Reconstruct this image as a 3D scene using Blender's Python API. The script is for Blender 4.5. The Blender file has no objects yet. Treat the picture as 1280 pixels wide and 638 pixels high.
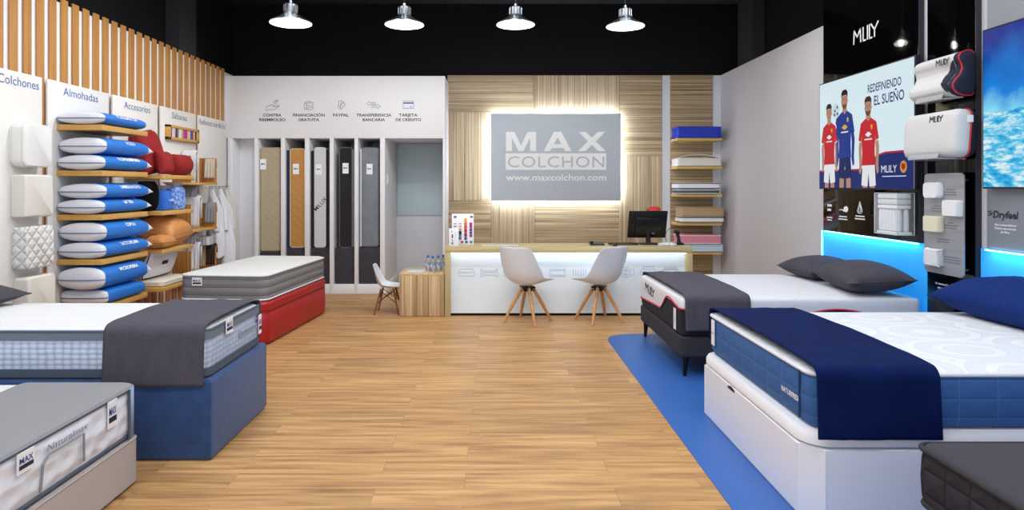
import bpy, bmesh, math, random
from mathutils import Vector, Matrix
random.seed(7)
PI = math.pi
S = bpy.context.scene
C = S.collection

# ------------------------------------------------------------------ camera
cam_data = bpy.data.cameras.new('camera')
cam = bpy.data.objects.new('camera', cam_data)
C.objects.link(cam)
cam.location = (0, 0, 1.55)
cam.rotation_euler = (PI/2, 0, 0)
cam_data.sensor_width = 36
cam_data.lens = 36*820/1280
cam_data.shift_x = (640-617)/1280
cam_data.shift_y = -(319-232)/1280
cam_data.clip_start = 0.05
S.camera = cam

# ------------------------------------------------------------------ world, lights, exposure
S.view_settings.view_transform = 'Standard'
S.view_settings.look = 'None'
S.view_settings.exposure = -0.1
S.view_settings.gamma = 1.0
S.view_settings.use_curve_mapping = False
wd = bpy.data.worlds.new('daylight'); S.world = wd; wd.use_nodes = True
wd.node_tree.nodes['Background'].inputs[0].default_value = (0.85, 0.92, 1.0, 1)
wd.node_tree.nodes['Background'].inputs[1].default_value = 0.75

def area(name, loc, rot, sx, sy, power, col=(1, 1, 1)):
    l = bpy.data.lights.new(name, 'AREA'); l.shape = 'RECTANGLE'; l.size = sx; l.size_y = sy
    l.energy = power; l.color = col
    o = bpy.data.objects.new(name, l); C.objects.link(o); o.location = loc; o.rotation_euler = rot
    return o
# rows of ceiling luminaires above and behind the frame
for ix, x in enumerate((-2.2, 0.0, 2.0)):
    for iy, y in enumerate((1.0, 3.4, 5.8)):
        area('ceiling_luminaire', (x, y, 4.28), (0, 0, 0), 1.2, 0.3, 42, (0.93, 0.96, 1.0))
# daylight through the open shopfront behind the camera
area('shopfront_daylight', (0, -2.4, 1.9), (PI/2, 0, 0), 6.5, 2.8, 85, (0.92, 0.96, 1.0))
# ceiling spots turned to the left display wall and the back of the shop
def spot(loc, target, power, ang=70, col=(.98, .98, 1)):
    l = bpy.data.lights.new('track_spot', 'SPOT'); l.energy = power; l.spot_size = math.radians(ang); l.spot_blend = .8
    l.shadow_soft_size = .12; l.color = col
    o = bpy.data.objects.new('track_spot', l); C.objects.link(o); o.location = loc
    o.rotation_euler = (Vector(target)-Vector(loc)).to_track_quat('-Z', 'Y').to_euler()
for y in (4.6, 6.2, 7.8):
    spot((-1.3, y-.4, 4.2), (-3.8, y+.4, 1.6), 52)
for x in (-2.4, -.4, 1.6):
    spot((x, 6.6, 4.2), (x, 9.6, 1.3), 55, 75)
for y in (3.8, 6.6):
    spot((1.0, y, 4.2), (3.5, y+.3, 1.8), 30)

# ------------------------------------------------------------------ helpers
def lin(h):
    h = h.lstrip('#'); v = [int(h[i:i+2], 16)/255 for i in (0, 2, 4)]
    return tuple((c/12.92 if c <= .04045 else ((c+.055)/1.055)**2.4) for c in v)+(1,)

MATS = {}
def nt(m):
    t = m.node_tree
    def N(kind, **kw):
        n = t.nodes.new(kind)
        for k, v in kw.items(): setattr(n, k, v)
        return n
    return t, N, t.links.new

def M(name, hexc, rough=.6, metal=0, bump=None, var=None, spec=.5, emit=None, estr=0, coat=0, trans=0, alpha=1, sheen=0, stretch=(1, 1, 1)):
    """plain or lightly mottled surface. bump = (scale, strength); var = (scale, second colour)"""
    if name in MATS: return MATS[name]
    m = bpy.data.materials.new(name); m.use_nodes = True; MATS[name] = m
    t, N, L = nt(m); b = t.nodes['Principled BSDF']
    b.inputs['Base Color'].default_value = lin(hexc); b.inputs['Roughness'].default_value = rough
    b.inputs['Metallic'].default_value = metal; b.inputs['Specular IOR Level'].default_value = spec
    b.inputs['Coat Weight'].default_value = coat; b.inputs['Transmission Weight'].default_value = trans
    b.inputs['Alpha'].default_value = alpha; b.inputs['Sheen Weight'].default_value = sheen
    if emit: b.inputs['Emission Color'].default_value = lin(emit); b.inputs['Emission Strength'].default_value = estr
    if bump or var:
        tc = N('ShaderNodeTexCoord'); mp = N('ShaderNodeMapping'); mp.inputs['Scale'].default_value = stretch
        L(tc.outputs['Object'], mp.inputs['Vector'])
    if var:
        n = N('ShaderNodeTexNoise'); n.inputs['Scale'].default_value = var[0]; n.inputs['Detail'].default_value = 4
        L(mp.outputs[0], n.inputs['Vector'])
        mx = N('ShaderNodeMix', data_type='RGBA'); mx.inputs['A'].default_value = lin(hexc); mx.inputs['B'].default_value = lin(var[1])
        r = N('ShaderNodeMapRange'); r.inputs['From Min'].default_value = .35; r.inputs['From Max'].default_value = .65
        L(n.outputs['Fac'], r.inputs['Value']); L(r.outputs[0], mx.inputs['Factor']); L(mx.outputs['Result'], b.inputs['Base Color'])
    if bump:
        n = N('ShaderNodeTexNoise'); n.inputs['Scale'].default_value = bump[0]; n.inputs['Detail'].default_value = 3
        L(mp.outputs[0], n.inputs['Vector'])
        bp = N('ShaderNodeBump'); bp.inputs['Strength'].default_value = bump[1]; bp.inputs['Distance'].default_value = .01
        L(n.outputs['Fac'], bp.inputs['Height']); L(bp.outputs[0], b.inputs['Normal'])
    return m

def stripes(name, scale, cols, rough=.45, spec=.4, second=(30, .25)):
    """striped wood: noise squeezed along the grain, through a colour ramp"""
    if name in MATS: return MATS[name]
    m = bpy.data.materials.new(name); m.use_nodes = True; MATS[name] = m
    t, N, L = nt(m); b = t.nodes['Principled BSDF']
    tc = N('ShaderNodeTexCoord'); mp = N('ShaderNodeMapping'); mp.inputs['Scale'].default_value = scale
    L(tc.outputs['Object'], mp.inputs['Vector'])
    n = N('ShaderNodeTexNoise'); n.inputs['Scale'].default_value = 1; n.inputs['Detail'].default_value = 5; n.inputs['Roughness'].default_value = .7
    L(mp.outputs[0], n.inputs['Vector'])
    r = N('ShaderNodeValToRGB'); e = r.color_ramp.elements
    for i, (p, c) in enumerate(cols):
        if i < 2: e[i].position = p; e[i].color = lin(c)
        else:
            x = e.new(p); x.color = lin(c)
    L(n.outputs['Fac'], r.inputs['Fac']); L(r.outputs[0], b.inputs['Base Color'])
    b.inputs['Roughness'].default_value = rough; b.inputs['Specular IOR Level'].default_value = spec
    return m

def quilt(name, hexc, line, sx, sy, sz, rough=.7, strength=.6, lw=.06, kind='grid', sheen=0):
    """fabric with stitched lines: sx, sy, sz = stitch spacing in metres along each axis (0 = none)"""
    if name in MATS: return MATS[name]
    m = bpy.data.materials.new(name); m.use_nodes = True; MATS[name] = m
    t, N, L = nt(m); b = t.nodes['Principled BSDF']
    tc = N('ShaderNodeTexCoord'); sp = N('ShaderNodeSeparateXYZ'); L(tc.outputs['Object'], sp.inputs[0])
    geo = N('ShaderNodeNewGeometry'); spn = N('ShaderNodeSeparateXYZ'); L(geo.outputs['Normal'], spn.inputs[0])
    def mth(op, a, bb=None):
        n = N('ShaderNodeMath', operation=op)
        for i, v in enumerate((a, bb)):
            if v is None: continue
            if isinstance(v, (int, float)): n.inputs[i].default_value = v
            else: L(v, n.inputs[i])
        return n.outputs[0]
    h = None
    if kind == 'diamond':
        axes = [(mth('ADD', mth('ADD', sp.outputs[0], sp.outputs[1]), sp.outputs[2]), sx, None), (mth('SUBTRACT', mth('ADD', sp.outputs[0], sp.outputs[1]), sp.outputs[2]), sx, None)]
    else:
        axes = [(sp.outputs[i], s, i) for i, s in enumerate((sx, sy, sz)) if s]
    for v, s, ax in axes:
        f = mth('FRACT', mth('ADD', mth('DIVIDE', v, s), 100.37))
        d = mth('ABSOLUTE', mth('SUBTRACT', f, .5))           # 0.5 on a stitch line
        e = mth('POWER', mth('SUBTRACT', 1.0, mth('MULTIPLY', d, 2.0)), .35)
        if ax is not None:                                     # only on faces that the axis runs along
            w = mth('GREATER_THAN', .7, mth('ABSOLUTE', spn.outputs[ax]))
            e = mth('ADD', mth('MULTIPLY', e, w), mth('SUBTRACT', 1.0, w))
        h = e if h is None else mth('MINIMUM', h, e)
    mx = N('ShaderNodeMix', data_type='RGBA'); mx.inputs['A'].default_value = lin(line); mx.inputs['B'].default_value = lin(hexc)
    r = N('ShaderNodeMapRange'); r.inputs['From Min'].default_value = lw*4; r.inputs['From Max'].default_value = lw*4+.25
    L(h, r.inputs['Value']); L(r.outputs[0], mx.inputs['Factor']); L(mx.outputs['Result'], b.inputs['Base Color'])
    nz = N('ShaderNodeTexNoise'); nz.inputs['Scale'].default_value = 260
    L(tc.outputs['Object'], nz.inputs['Vector'])
    hh = mth('ADD', h, mth('MULTIPLY', nz.outputs['Fac'], .12))
    bp = N('ShaderNodeBump'); bp.inputs['Strength'].default_value = strength; bp.inputs['Distance'].default_value = .02
    L(hh, bp.inputs['Height']); L(bp.outputs[0], b.inputs['Normal'])
    b.inputs['Roughness'].default_value = rough; b.inputs['Specular IOR Level'].default_value = .25; b.inputs['Sheen Weight'].default_value = sheen
    return m

MW = {}                                   # world matrices of the things (Empties) built so far
def root_of(o):
    while o.parent: o = o.parent
    return o

def tag(o, label=None, cat=None, group=None, kind=None):
    if label: o['label'] = label
    if cat: o['category'] = cat
    if group: o['group'] = group
    if kind: o['kind'] = kind
    return o

def thing(name, label, cat, loc=(0, 0, 0), rotz=0, group=None):
    o = bpy.data.objects.new(name, None); C.objects.link(o); o.empty_display_size = .1
    o.location = loc; o.rotation_euler = (0, 0, rotz)
    MW[o] = Matrix.Translation(loc) @ Matrix.Rotation(rotz, 4, 'Z')
    return tag(o, label, cat, group)

def obj(name, bm, mat, parent=None, local=False, smooth=35):
    """link a bmesh as ONE mesh object; vertices come in world space unless local"""
    me = bpy.data.meshes.new(name)
    bmesh.ops.recalc_face_normals(bm, faces=bm.faces[:])
    bm.to_mesh(me); bm.free()
    for k in (mat if isinstance(mat, (list, tuple)) else [mat]): me.materials.append(k)
    o = bpy.data.objects.new(name, me); C.objects.link(o)
    if parent is not None:
        o.parent = parent
        if not local: me.transform(MW[root_of(parent)].inverted())
    elif len(me.vertices):
        xs = [v.co for v in me.vertices]
        c = Vector(((min(v.x for v in xs)+max(v.x for v in xs))/2, (min(v.y for v in xs)+max(v.y for v in xs))/2, min(v.z for v in xs)))
        me.transform(Matrix.Translation(-c)); o.location = c
        MW[o] = Matrix.Translation(c)
    if smooth:
        me.shade_smooth(); me.set_sharp_from_angle(angle=math.radians(smooth))
    return o

def struct(name, bm, mat, smooth=0, parent=None):
    return tag(obj(name, bm, mat, parent, smooth=smooth), kind='structure')

def dup(src, loc, rotz=None, label=None, group=None):
    def rec(o, parent):
        c = o.copy(); C.objects.link(c)
        if parent is not None: c.parent = parent
        for ch in list(o.children): rec(ch, c)
        return c
    r = rec(src, None); r.location = loc
    if rotz is not None: r.rotation_euler = (0, 0, rotz)
    MW[r] = Matrix.Translation(loc) @ Matrix.Rotation(r.rotation_euler.z, 4, 'Z')
    return tag(r, label, None, group)

def BM(): return bmesh.new()

def box(bm, x0, x1, y0, y1, z0, z1, bev=0, seg=2):
    r = bmesh.ops.create_cube(bm, size=1)
    vs = r['verts']
    for v in vs:
        v.co = Vector((x0 if v.co.x < 0 else x1, y0 if v.co.y < 0 else y1, z0 if v.co.z < 0 else z1))
    if bev:
        es = list({e for v in vs for e in v.link_edges})
        bmesh.ops.bevel(bm, geom=es, offset=bev, segments=seg, affect='EDGES', profile=.5)
    return bm

def bxo(x0, x1, y0, y1, z0, z1, bev=0, seg=2): return box(BM(), x0, x1, y0, y1, z0, z1, bev, seg)

def rr(x0, x1, y0, y1, r, n=6):
    r = min(r, (x1-x0)/2-1e-4, (y1-y0)/2-1e-4); pts = []
    for cx, cy, a in ((x1-r, y1-r, 0), (x0+r, y1-r, PI/2), (x0+r, y0+r, PI), (x1-r, y0+r, 1.5*PI)):
        for i in range(n+1):
            t = a+PI/2*i/n; pts.append((cx+r*math.cos(t), cy+r*math.sin(t)))
    return pts

def loft(bm, rings, cap0=True, cap1=True, closed=True):
    R = [[bm.verts.new(p) for p in ring] for ring in rings]
    n = len(R[0])
    for a, b in zip(R, R[1:]):
        for i in range(n if closed else n-1):
            j = (i+1) % n
            bm.faces.new((a[i], a[j], b[j], b[i]))
    if cap0: bm.faces.new(R[0][::-1])
    if cap1: bm.faces.new(R[-1])
    return bm

def slab(x0, x1, y0, y1, r, levels, n=6):
    """rounded rectangle lofted in z: levels = (z, inset)"""
    return loft(BM(), [[(x, y, z) for x, y in rr(x0+i, x1-i, y0+i, y1-i, max(r-i, .004), n)] for z, i in levels])

def tube(bm, pts, r, n=8, closed=False, caps=True):
    pts = [Vector(p) for p in pts]; m = len(pts); rings = []
    up = Vector((0, 0, 1)); prev = None
    for i, p in enumerate(pts):
        a = pts[i-1] if (i or closed) else p; b = pts[(i+1) % m] if (i < m-1 or closed) else p
        d = (b-a).normalized()
        if prev is None:
            u = d.cross(up if abs(d.z) < .95 else Vector((1, 0, 0))).normalized()
        else:
            u = (prev-d*prev.dot(d)).normalized()
        prev = u; w = d.cross(u)
        rad = r[i] if isinstance(r, (list, tuple)) else r
        rings.append([p+(u*math.cos(2*PI*k/n)+w*math.sin(2*PI*k/n))*rad for k in range(n)])
    if closed: rings.append(rings[0]); loft(bm, rings, False, False); bmesh.ops.remove_doubles(bm, verts=bm.verts[:], dist=1e-5)
    else: loft(bm, rings, caps, caps)
    return bm

def lathe(bm, prof, c=(0, 0, 0), n=32, cap0=False, cap1=False):
    return loft(bm, [[(c[0]+r*math.cos(2*PI*k/n), c[1]+r*math.sin(2*PI*k/n), c[2]+z) for k in range(n)] for r, z in prof], cap0, cap1)

def poly(bm, pts):
    bm.faces.new([bm.verts.new(p) for p in pts]); return bm

def prism(bm, pts, d):
    """polygon given in 3-D, extruded by vector d"""
    d = Vector(d); a = [Vector(p) for p in pts]
    return loft(bm, [a, [p+d for p in a]])

def text_bm(s, spacing=1.0, bold=0.0):
    cu = bpy.data.curves.new('t', 'FONT'); cu.body = s; cu.space_character = spacing; cu.offset = bold; cu.resolution_u = 3
    to = bpy.data.objects.new('t', cu); C.objects.link(to)
    bpy.context.view_layer.update()
    me = to.evaluated_get(bpy.context.evaluated_depsgraph_get()).to_mesh()
    bm = bmesh.new(); bm.from_mesh(me)
    bpy.data.objects.remove(to); bpy.data.curves.remove(cu)
    xs = [v.co.x for v in bm.verts]; ys = [v.co.y for v in bm.verts]
    return bm, min(xs), max(xs), min(ys), max(ys)

def lettering(name, s, pos, right, up, height, mat, parent, width=None, align='C', bold=0.0, spacing=1.0, slant=0, warp=None, local=False, lift=.0015):
    """flat lettering; pos = middle (or left end) of the line, height = height of a capital"""
    bm, x0, x1, y0, y1 = text_bm(s, spacing, bold)
    k = height/.73; kx = width/(x1-x0) if width else k
    right = Vector(right).normalized(); up = Vector(up).normalized(); nrm = right.cross(up)
    off = {'C': (x0+x1)/2, 'L': x0, 'R': x1}[align]
    for v in bm.verts:
        a = (v.co.x-off)*kx + slant*v.co.y*k; b = (v.co.y-.365)*k
        v.co = warp(a, b) if warp else Vector(pos)+right*a+up*b+nrm*lift
    o = obj(name, bm, mat, parent, local=local, smooth=0)
    return o

WHITE = M('white_paint', '#e9e9ec', .55)
WHITE_GLOSS = M('white_laminate', '#ecedf0', .3)
GREYWALL = M('grey_wall_paint', '#c9c9cf', .7, bump=(120, .05))
BLACKP = M('matt_black_paint', '#131316', .85, spec=.2, bump=(30, .1))
GLOSSB = M('gloss_black_panel', '#040405', .05, spec=.35)
EDGEB = M('dark_panel_edge', '#2a2833', .35)
OAK = stripes('oak_slat', (55, 55, .8), ((.25, '#9a6a36'), (.75, '#cf9b58'), (.5, '#b98344')))
OAKX = stripes('oak_board', (3, 1.2, 40), ((.25, '#b98a48'), (.75, '#dbb06a'), (.5, '#cfa056')))
ZEB_V = stripes('striped_veneer_upright', (70, 70, .35), ((.33, '#5d4a33'), (.66, '#d9cbae'), (.44, '#9a8464'), (.54, '#b9a584')))
ZEB_H = stripes('striped_veneer_level', (.35, .35, 70), ((.33, '#59462f'), (.66, '#d3c4a4'), (.44, '#917b5a'), (.54, '#b09b78')))
BOXW = stripes('striped_warm_wood', (60, 60, .5), ((.3, '#6f451f'), (.7, '#d09a55'), (.45, '#9a642f'), (.56, '#b9803f')))
COUNTER = stripes('pale_counter_wood', (1.0, 20, 20), ((.3, '#a99b72'), (.7, '#cfc091'), (.5, '#bcab7e')))
BLUE_INK = M('blue_ink', '#1f4f9e', .6)
GREY_INK = M('grey_blue_ink', '#5b6b8c', .6)
BLACK_INK = M('black_ink', '#2a2a2e', .6)
WHITE_INK = M('white_ink', '#f2f4f6', .6)

def floor_mat():
    m = bpy.data.materials.new('wood_plank_floor'); m.use_nodes = True
    t, N, L = nt(m); b = t.nodes['Principled BSDF']
    tc = N('ShaderNodeTexCoord')
    br = N('ShaderNodeTexBrick'); br.offset = .37; br.offset_frequency = 2
    br.inputs['Color1'].default_value = (0, 0, 0, 1); br.inputs['Color2'].default_value = (1, 1, 1, 1); br.inputs['Mortar'].default_value = (.5, .5, .5, 1)
    br.inputs['Scale'].default_value = 1; br.inputs['Brick Width'].default_value = 1.22; br.inputs['Row Height'].default_value = .18
    br.inputs['Mortar Size'].default_value = .0014; br.inputs['Mortar Smooth'].default_value = .2
    L(tc.outputs['Object'], br.inputs['Vector'])
    # offset the grain per plank
    vm = N('ShaderNodeVectorMath', operation='MULTIPLY_ADD'); vm.inputs[1].default_value = (3, 7, 0)
    L(br.outputs['Color'], vm.inputs[0]); L(tc.outputs['Object'], vm.inputs[2])
    mp = N('ShaderNodeMapping'); mp.inputs['Scale'].default_value = (1.1, 16, 1); L(vm.outputs[0], mp.inputs['Vector'])
    n1 = N('ShaderNodeTexNoise'); n1.inputs['Scale'].default_value = 1.2; n1.inputs['Detail'].default_value = 9; n1.inputs['Roughness'].default_value = .62; n1.inputs['Distortion'].default_value = .4
    L(mp.outputs[0], n1.inputs['Vector'])
    r = N('ShaderNodeValToRGB'); e = r.color_ramp.elements
    e[0].position = .28; e[0].color = lin('#8a6440'); e[1].position = .72; e[1].color = lin('#d4ae80')
    x = e.new(.46); x.color = lin('#b58a5b'); x = e.new(.57); x.color = lin('#c99c66')
    L(n1.outputs['Fac'], r.inputs['Fac'])
    mx = N('ShaderNodeMix', data_type='RGBA', blend_type='MULTIPLY'); mx.inputs['Factor'].default_value = 1
    r2 = N('ShaderNodeValToRGB'); r2.color_ramp.elements[0].color = (.86, .84, .82, 1); r2.color_ramp.elements[1].color = (1.04, 1.03, 1.0, 1)
    L(br.outputs['Color'], r2.inputs['Fac']); L(r.outputs[0], mx.inputs['A']); L(r2.outputs[0], mx.inputs['B'])
    mo = N('ShaderNodeMix', data_type='RGBA'); L(br.outputs['Fac'], mo.inputs['Factor']); L(mx.outputs['Result'], mo.inputs['A']); mo.inputs['B'].default_value = lin('#9a7048')
    L(mo.outputs['Result'], b.inputs['Base Color'])
    b.inputs['Roughness'].default_value = .42; b.inputs['Specular IOR Level'].default_value = .35
    bp = N('ShaderNodeBump'); bp.inputs['Strength'].default_value = .12; bp.inputs['Distance'].default_value = .004
    L(n1.outputs['Fac'], bp.inputs['Height']); L(bp.outputs[0], b.inputs['Normal'])
    return m

# ------------------------------------------------------------------ the setting
XL, XR, YB, ZC = -3.83, 3.505, 10.1, 4.35
struct('floor', bxo(-4.0, 3.7, -2.5, 11.0, -.06, 0), floor_mat())
def ceil_mat():
    m = bpy.data.materials.new('black_ceiling_tiles'); m.use_nodes = True
    t, N, L = nt(m); b = t.nodes['Principled BSDF']
    tc = N('ShaderNodeTexCoord'); br = N('ShaderNodeTexBrick'); br.offset = 0
    br.inputs['Color1'].default_value = lin('#2b2b31'); br.inputs['Color2'].default_value = lin('#25252b'); br.inputs['Mortar'].default_value = lin('#08080a')
    br.inputs['Scale'].default_value = 1; br.inputs['Brick Width'].default_value = .6; br.inputs['Row Height'].default_value = .6; br.inputs['Mortar Size'].default_value = .012
    L(tc.outputs['Object'], br.inputs['Vector']); L(br.outputs['Color'], b.inputs['Base Color']); b.inputs['Roughness'].default_value = .8
    return m
struct('ceiling', bxo(-4.3, 4.0, -2.5, 11.0, ZC, ZC+.05), ceil_mat())
struct('wall_left', bxo(-4.0, XL, -2.5, 11.0, 0, 3.165), WHITE)
struct('wall_right', bxo(XR, XR+.12, -2.5, 10.3, 0, 3.25), GREYWALL)
struct('wall_back', bxo(-.69, XR+.12, YB+.02, YB+.2, 0, 3.25), M('white_back_wall', '#dfe2ea', .6))
b = bxo(-4.3, 4.0, YB+.01, YB+.2, 3.25, ZC); box(b, -4.3, -.69, YB+.55, YB+.9, 0, ZC)
struct('wall_back_upper', b, BLACKP)
struct('wall_left_upper', bxo(-4.3, -4.0, -2.5, 11.0, 0, ZC), BLACKP)
struct('wall_right_upper', bxo(XR+.3, XR+.4, -2.5, 11.0, 0, ZC), BLACKP)
DARKCOL = M('dark_grey_pillar', '#26262b', .8)
struct('trim_1', bxo(-4.0, -3.83, 8.0, 8.45, 3.2, ZC), DARKCOL)
struct('trim_2', bxo(3.63, 3.8, 9.2, 9.75, 3.0, ZC), DARKCOL)

# oak slats on the left wall, spaced 155 mm
b = BM(); y = 5.79-.155*12
while y < 9.3:
    box(b, XL+.002, XL+.018, y, y+.09, .05, 3.2, .002, 1); y += .155
struct('trim_3', b, OAK, 30)

# striped veneer panels of the back wall: (x0, x1, z0, z1, upright grain?)
PX = lambda px: (px-617)*YB/820
PZ = lambda v: 1.55+(232-v)*YB/820
tiles = [(559, 667, 140, 94, 0), (667, 774, 140, 94, 1), (774, 828, 195, 94, 0), (559, 614, 251, 140, 1), (614, 774, 251, 140, 0),
         (559, 614, 370, 251, 0), (614, 668, 370, 251, 1), (668, 775, 370, 251, 0), (774, 828, 370, 195, 1)]
bv, bh = BM(), BM()
for x0, x1, v0, v1, up in tiles:
    box(bv if up else bh, PX(x0)+.003, PX(x1)-.003, YB-.004 if up else YB, YB+.019, max(PZ(v0), .02)+.003, PZ(v1)-.003, .002, 1)
box(bh, PX(838), PX(891), YB, YB+.019, .02, 3.25)
struct('trim_4', bv, ZEB_V); struct('trim_5', bh, ZEB_H)
# ------------------------------------------------------------------ white storage cabinet on the back wall
CF = 9.38
cx = lambda px, Y=CF: (px-617)*Y/820
cab = thing('storage_cabinet', 'tall white cabinet of narrow open bays under printed payment icons', 'cabinet', (cx(420), CF, 0))
obj('header', bxo(XL+.001, -.695, CF, CF+1.2, 2.226, 3.117, .002), WHITE, cab)
for a, c_ in ((284.5, 290.6), (318, 322.5), (351, 356), (381, 386.5), (412, 417), (443, 447.5), (475, 481), (553.5, 556.2)):
    obj('upright', bxo(cx(a), cx(c_), CF, CF+1.2, 0, 2.226, .002), WHITE, cab)
obj('plinth', bxo(cx(318), cx(483), CF+.004, CF+1.2, 0, .134, .002), WHITE, cab)
obj('plinth', bxo(cx(290.6), cx(318), CF+.28, CF+.34, 0, 2.226), WHITE, cab)['label'] = 'shallow back panel of the left bay'
obj('back_panel', bxo(-3.7, -.73, 10.54, 10.56, .0, 2.226), M('cabinet_back', '#d3d5dc', .6), cab)
obj('upper_back_panel', bxo(cx(481)+.01, cx(553.5)-.005, 10.52, 10.535, 1.07, 2.22), M('pale_teal_panel', '#b3c6ce', .4), cab)['label'] = 'pale teal upper back panel'
R_, U_ = (1, 0, 0), (0, 0, 1)
def hz(v): return 1.55+(232-v)*CF/820
for s, px, v, w in (('CONTRA', 340.3, 143.9, .262), ('REEMBOLSO', 340.5, 149.7, .375), ('FINANCIACIÓN', 386, 143.9, .455), ('GRATUITA', 386, 149.7, .30),
                    ('PAYPAL', 426, 143.9, .225), ('TRANSFERENCIA', 467.3, 143.9, .50), ('BANCARIA', 467.3, 149.7, .32),
                    ('TARJETA', 510.3, 143.9, .262), ('DE CRÉDITO', 510.5, 149.7, .365)):
    lettering('lettering', s, (cx(px), CF, hz(v)), R_, U_, .04, BLACK_INK, cab, width=w, bold=.025)
def icon(lines, px, v, mat, r=.0035, closed=False, parent=cab, Y=CF, k=1.0):
    b = BM(); x0 = cx(px, Y); z0 = 1.55+(232-v)*Y/820
    for ln in lines:
        cl = ln[0] == ln[-1]
        p = [(x0+x*k, Y-.001, z0+z*k) for x, z in (ln[:-1] if cl else ln)]
        tube(b, p, r, 6, closed=cl)
    return obj('icon', b, mat, parent)
circ = lambda x, z, r, n=16: [(x+r*math.cos(2*PI*i/n), z+r*math.sin(2*PI*i/n)) for i in range(n)]+[(x+r, z)]
def circ(x, z, r, n=16):
    p = [(x+r*math.cos(2*PI*i/n), z+r*math.sin(2*PI*i/n)) for i in range(n)]; return p+[p[0]]
icon([[(-.105, -.03), (-.06, .0), (-.03, .012), (.03, .008), (.035, -.008), (-.005, -.012), (.04, -.012), (.085, .012), (.1, .002), (.03, -.05), (-.05, -.055), (-.105, -.06)], circ(.03, .05, .02), circ(.06, .075, .014)], 341, 132.5, GREY_INK)
icon([[(-.06, .035), (-.06, -.05), (.03, -.065), (.06, -.045), (.06, .04), (-.03, .03), (-.06, .035)], [(-.03, .03), (-.03, -.06)], [(-.06, .035), (0, .06), (.06, .04)], [(-.02, -.01), (.05, .0)], [(-.02, -.035), (.05, -.025)]], 386, 132, GREY_INK)
def pshape(dx, dz): return [(-.035+dx, -.05+dz), (-.02+dx, .05+dz), (.02+dx, .05+dz), (.04+dx, .03+dz), (.03+dx, 0+dz), (.0+dx, -.01+dz), (-.01+dx, -.05+dz), (-.035+dx, -.05+dz)]
icon([pshape(-.008, .012), pshape(.018, -.012)], 426.5, 131.5, GREY_INK)
icon([[(-.1, .02), (-.06, .055), (-.06, .035), (.03, .035), (.03, .01), (-.06, .01), (-.06, -.012), (-.1, .02)],
      [(.1, -.02), (.06, .015), (.06, -.005), (-.03, -.005), (-.03, -.03), (.06, -.03), (.06, -.052), (.1, -.02)]], 467, 131.5, GREY_INK)
icon([[(-.075, -.05), (.075, -.05), (.075, .05), (-.075, .05), (-.075, -.05)], [(.02, -.03), (.055, -.03)]], 510.5, 131, BLUE_INK)
obj('icon', bxo(cx(510.5)-.073, cx(510.5)+.073, CF-.003, CF, hz(131)+.015, hz(131)+.033), BLUE_INK, cab)
sw = thing('light_switch', 'small white switch plate inside the wide empty cabinet bay', 'switch', (cx(481)+.001, 9.62, 1.6))
obj('plate', bxo(cx(481), cx(481)+.012, 9.57, 9.67, 1.56, 1.72, .004), WHITE_GLOSS, sw)
obj('rocker', bxo(cx(481)+.011, cx(481)+.018, 9.59, 9.65, 1.60, 1.68, .003), WHITE_GLOSS, sw)

# mattresses standing on end in the bays, each on a dark upholstered block
FY = 9.43
def fx(px): return (px-617)*FY/820
CHAR = M('charcoal_fabric', '#3f3c44', .9, bump=(160, .3), var=(9, '#37343c'))
def tag_card(px, v, w, h, Y, parent, ink=True):
    x = (px-617)*Y/820; z = 1.55+(232-v)*Y/820
    c = obj('tag', bxo(x-w/2, x+w/2, Y-.006, Y-.001, z-h/2, z+h/2), WHITE_INK, parent); c['label'] = 'white card tag'
    if ink: lettering('lettering', 'MAX', (x, Y-.006, z+.005), R_, U_, .022, BLUE_INK, c, width=w*.7, bold=.05)
    return c
def standing(label, x0, x1, vtop, vbot, mat, edge, tagpx, tagv, name='upright_mattress', side=None):
    z1 = 1.55+(232-vtop)*FY/820; z0 = 1.55+(232-vbot)*FY/820
    t = thing(name, label, 'mattress', ((fx(x0)+fx(x1))/2, FY+.45, z0), group='mattresses stood on end in the cabinet')
    X0, X1 = fx(x0), fx(x1)
    rings = []
    rect = rr(X0, X1, z0, z1, .03, 5)
    b = loft(BM(), [[(min(max(x, X0+i), X1-i), y, min(max(z, z0+i), z1-i)) for x, z in rect] for y, i in ((FY, .012), (FY+.012, 0), (FY+.888, 0), (FY+.9, .012))])
    obj('mattress_core', b, mat, t)
    b = BM(); tube(b, [(x, FY+.008, z) for x, z in rr(X0+.002, X1-.002, z0+.002, z1-.002, .03, 5)], .006, 6, closed=True)
    obj('piping', b, edge, t)
    if side is not None:
        sx0, sx1 = fx(side[0]), fx(side[1])
        obj('side_border', loft(BM(), [[(x, y, z) for x, z in rr(sx0, sx1, z0, z1-.02, .012, 4)] for y in (FY+.015, FY+.88)]), side[2], t)
    tag_card(tagpx, tagv, .085, .15, FY, t)
    return t
tan = quilt('tan_quilted_cover', '#b3a68a', '#8f846c', .11, 0, 0, kind='diamond', strength=.25, lw=.02)
orange = quilt('orange_diamond_cover', '#c08c4e', '#96672f', .13, 0, 0, kind='diamond', strength=.4, lw=.03)
LIGHTQ = M('pale_grey_cover', '#cfd0d2', .8, bump=(90, .2))
BLKCOVER = M('black_cover', '#1d1b20', .9, bump=(120, .3))
GREYQ = M('grey_wave_cover', '#7c828a', .85, bump=(14, .5), var=(10, '#727881'))
NAVYC = M('navy_cover', '#1c2747', .85, bump=(100, .2))
m1 = standing('tan quilted mattress on end in the leftmost filled bay', 325.5, 350.3, 184.5, 314, tan, M('tan_piping', '#9d8f73', .8), 329, 205.5)
m2 = standing('orange diamond quilted mattress on end with navy edge in second bay', 362.5, 380.7, 186, 309.5, orange, M('cream_piping', '#e8dcc2', .7), 370, 211.5, side=(358, 361.8, NAVYC))
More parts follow.
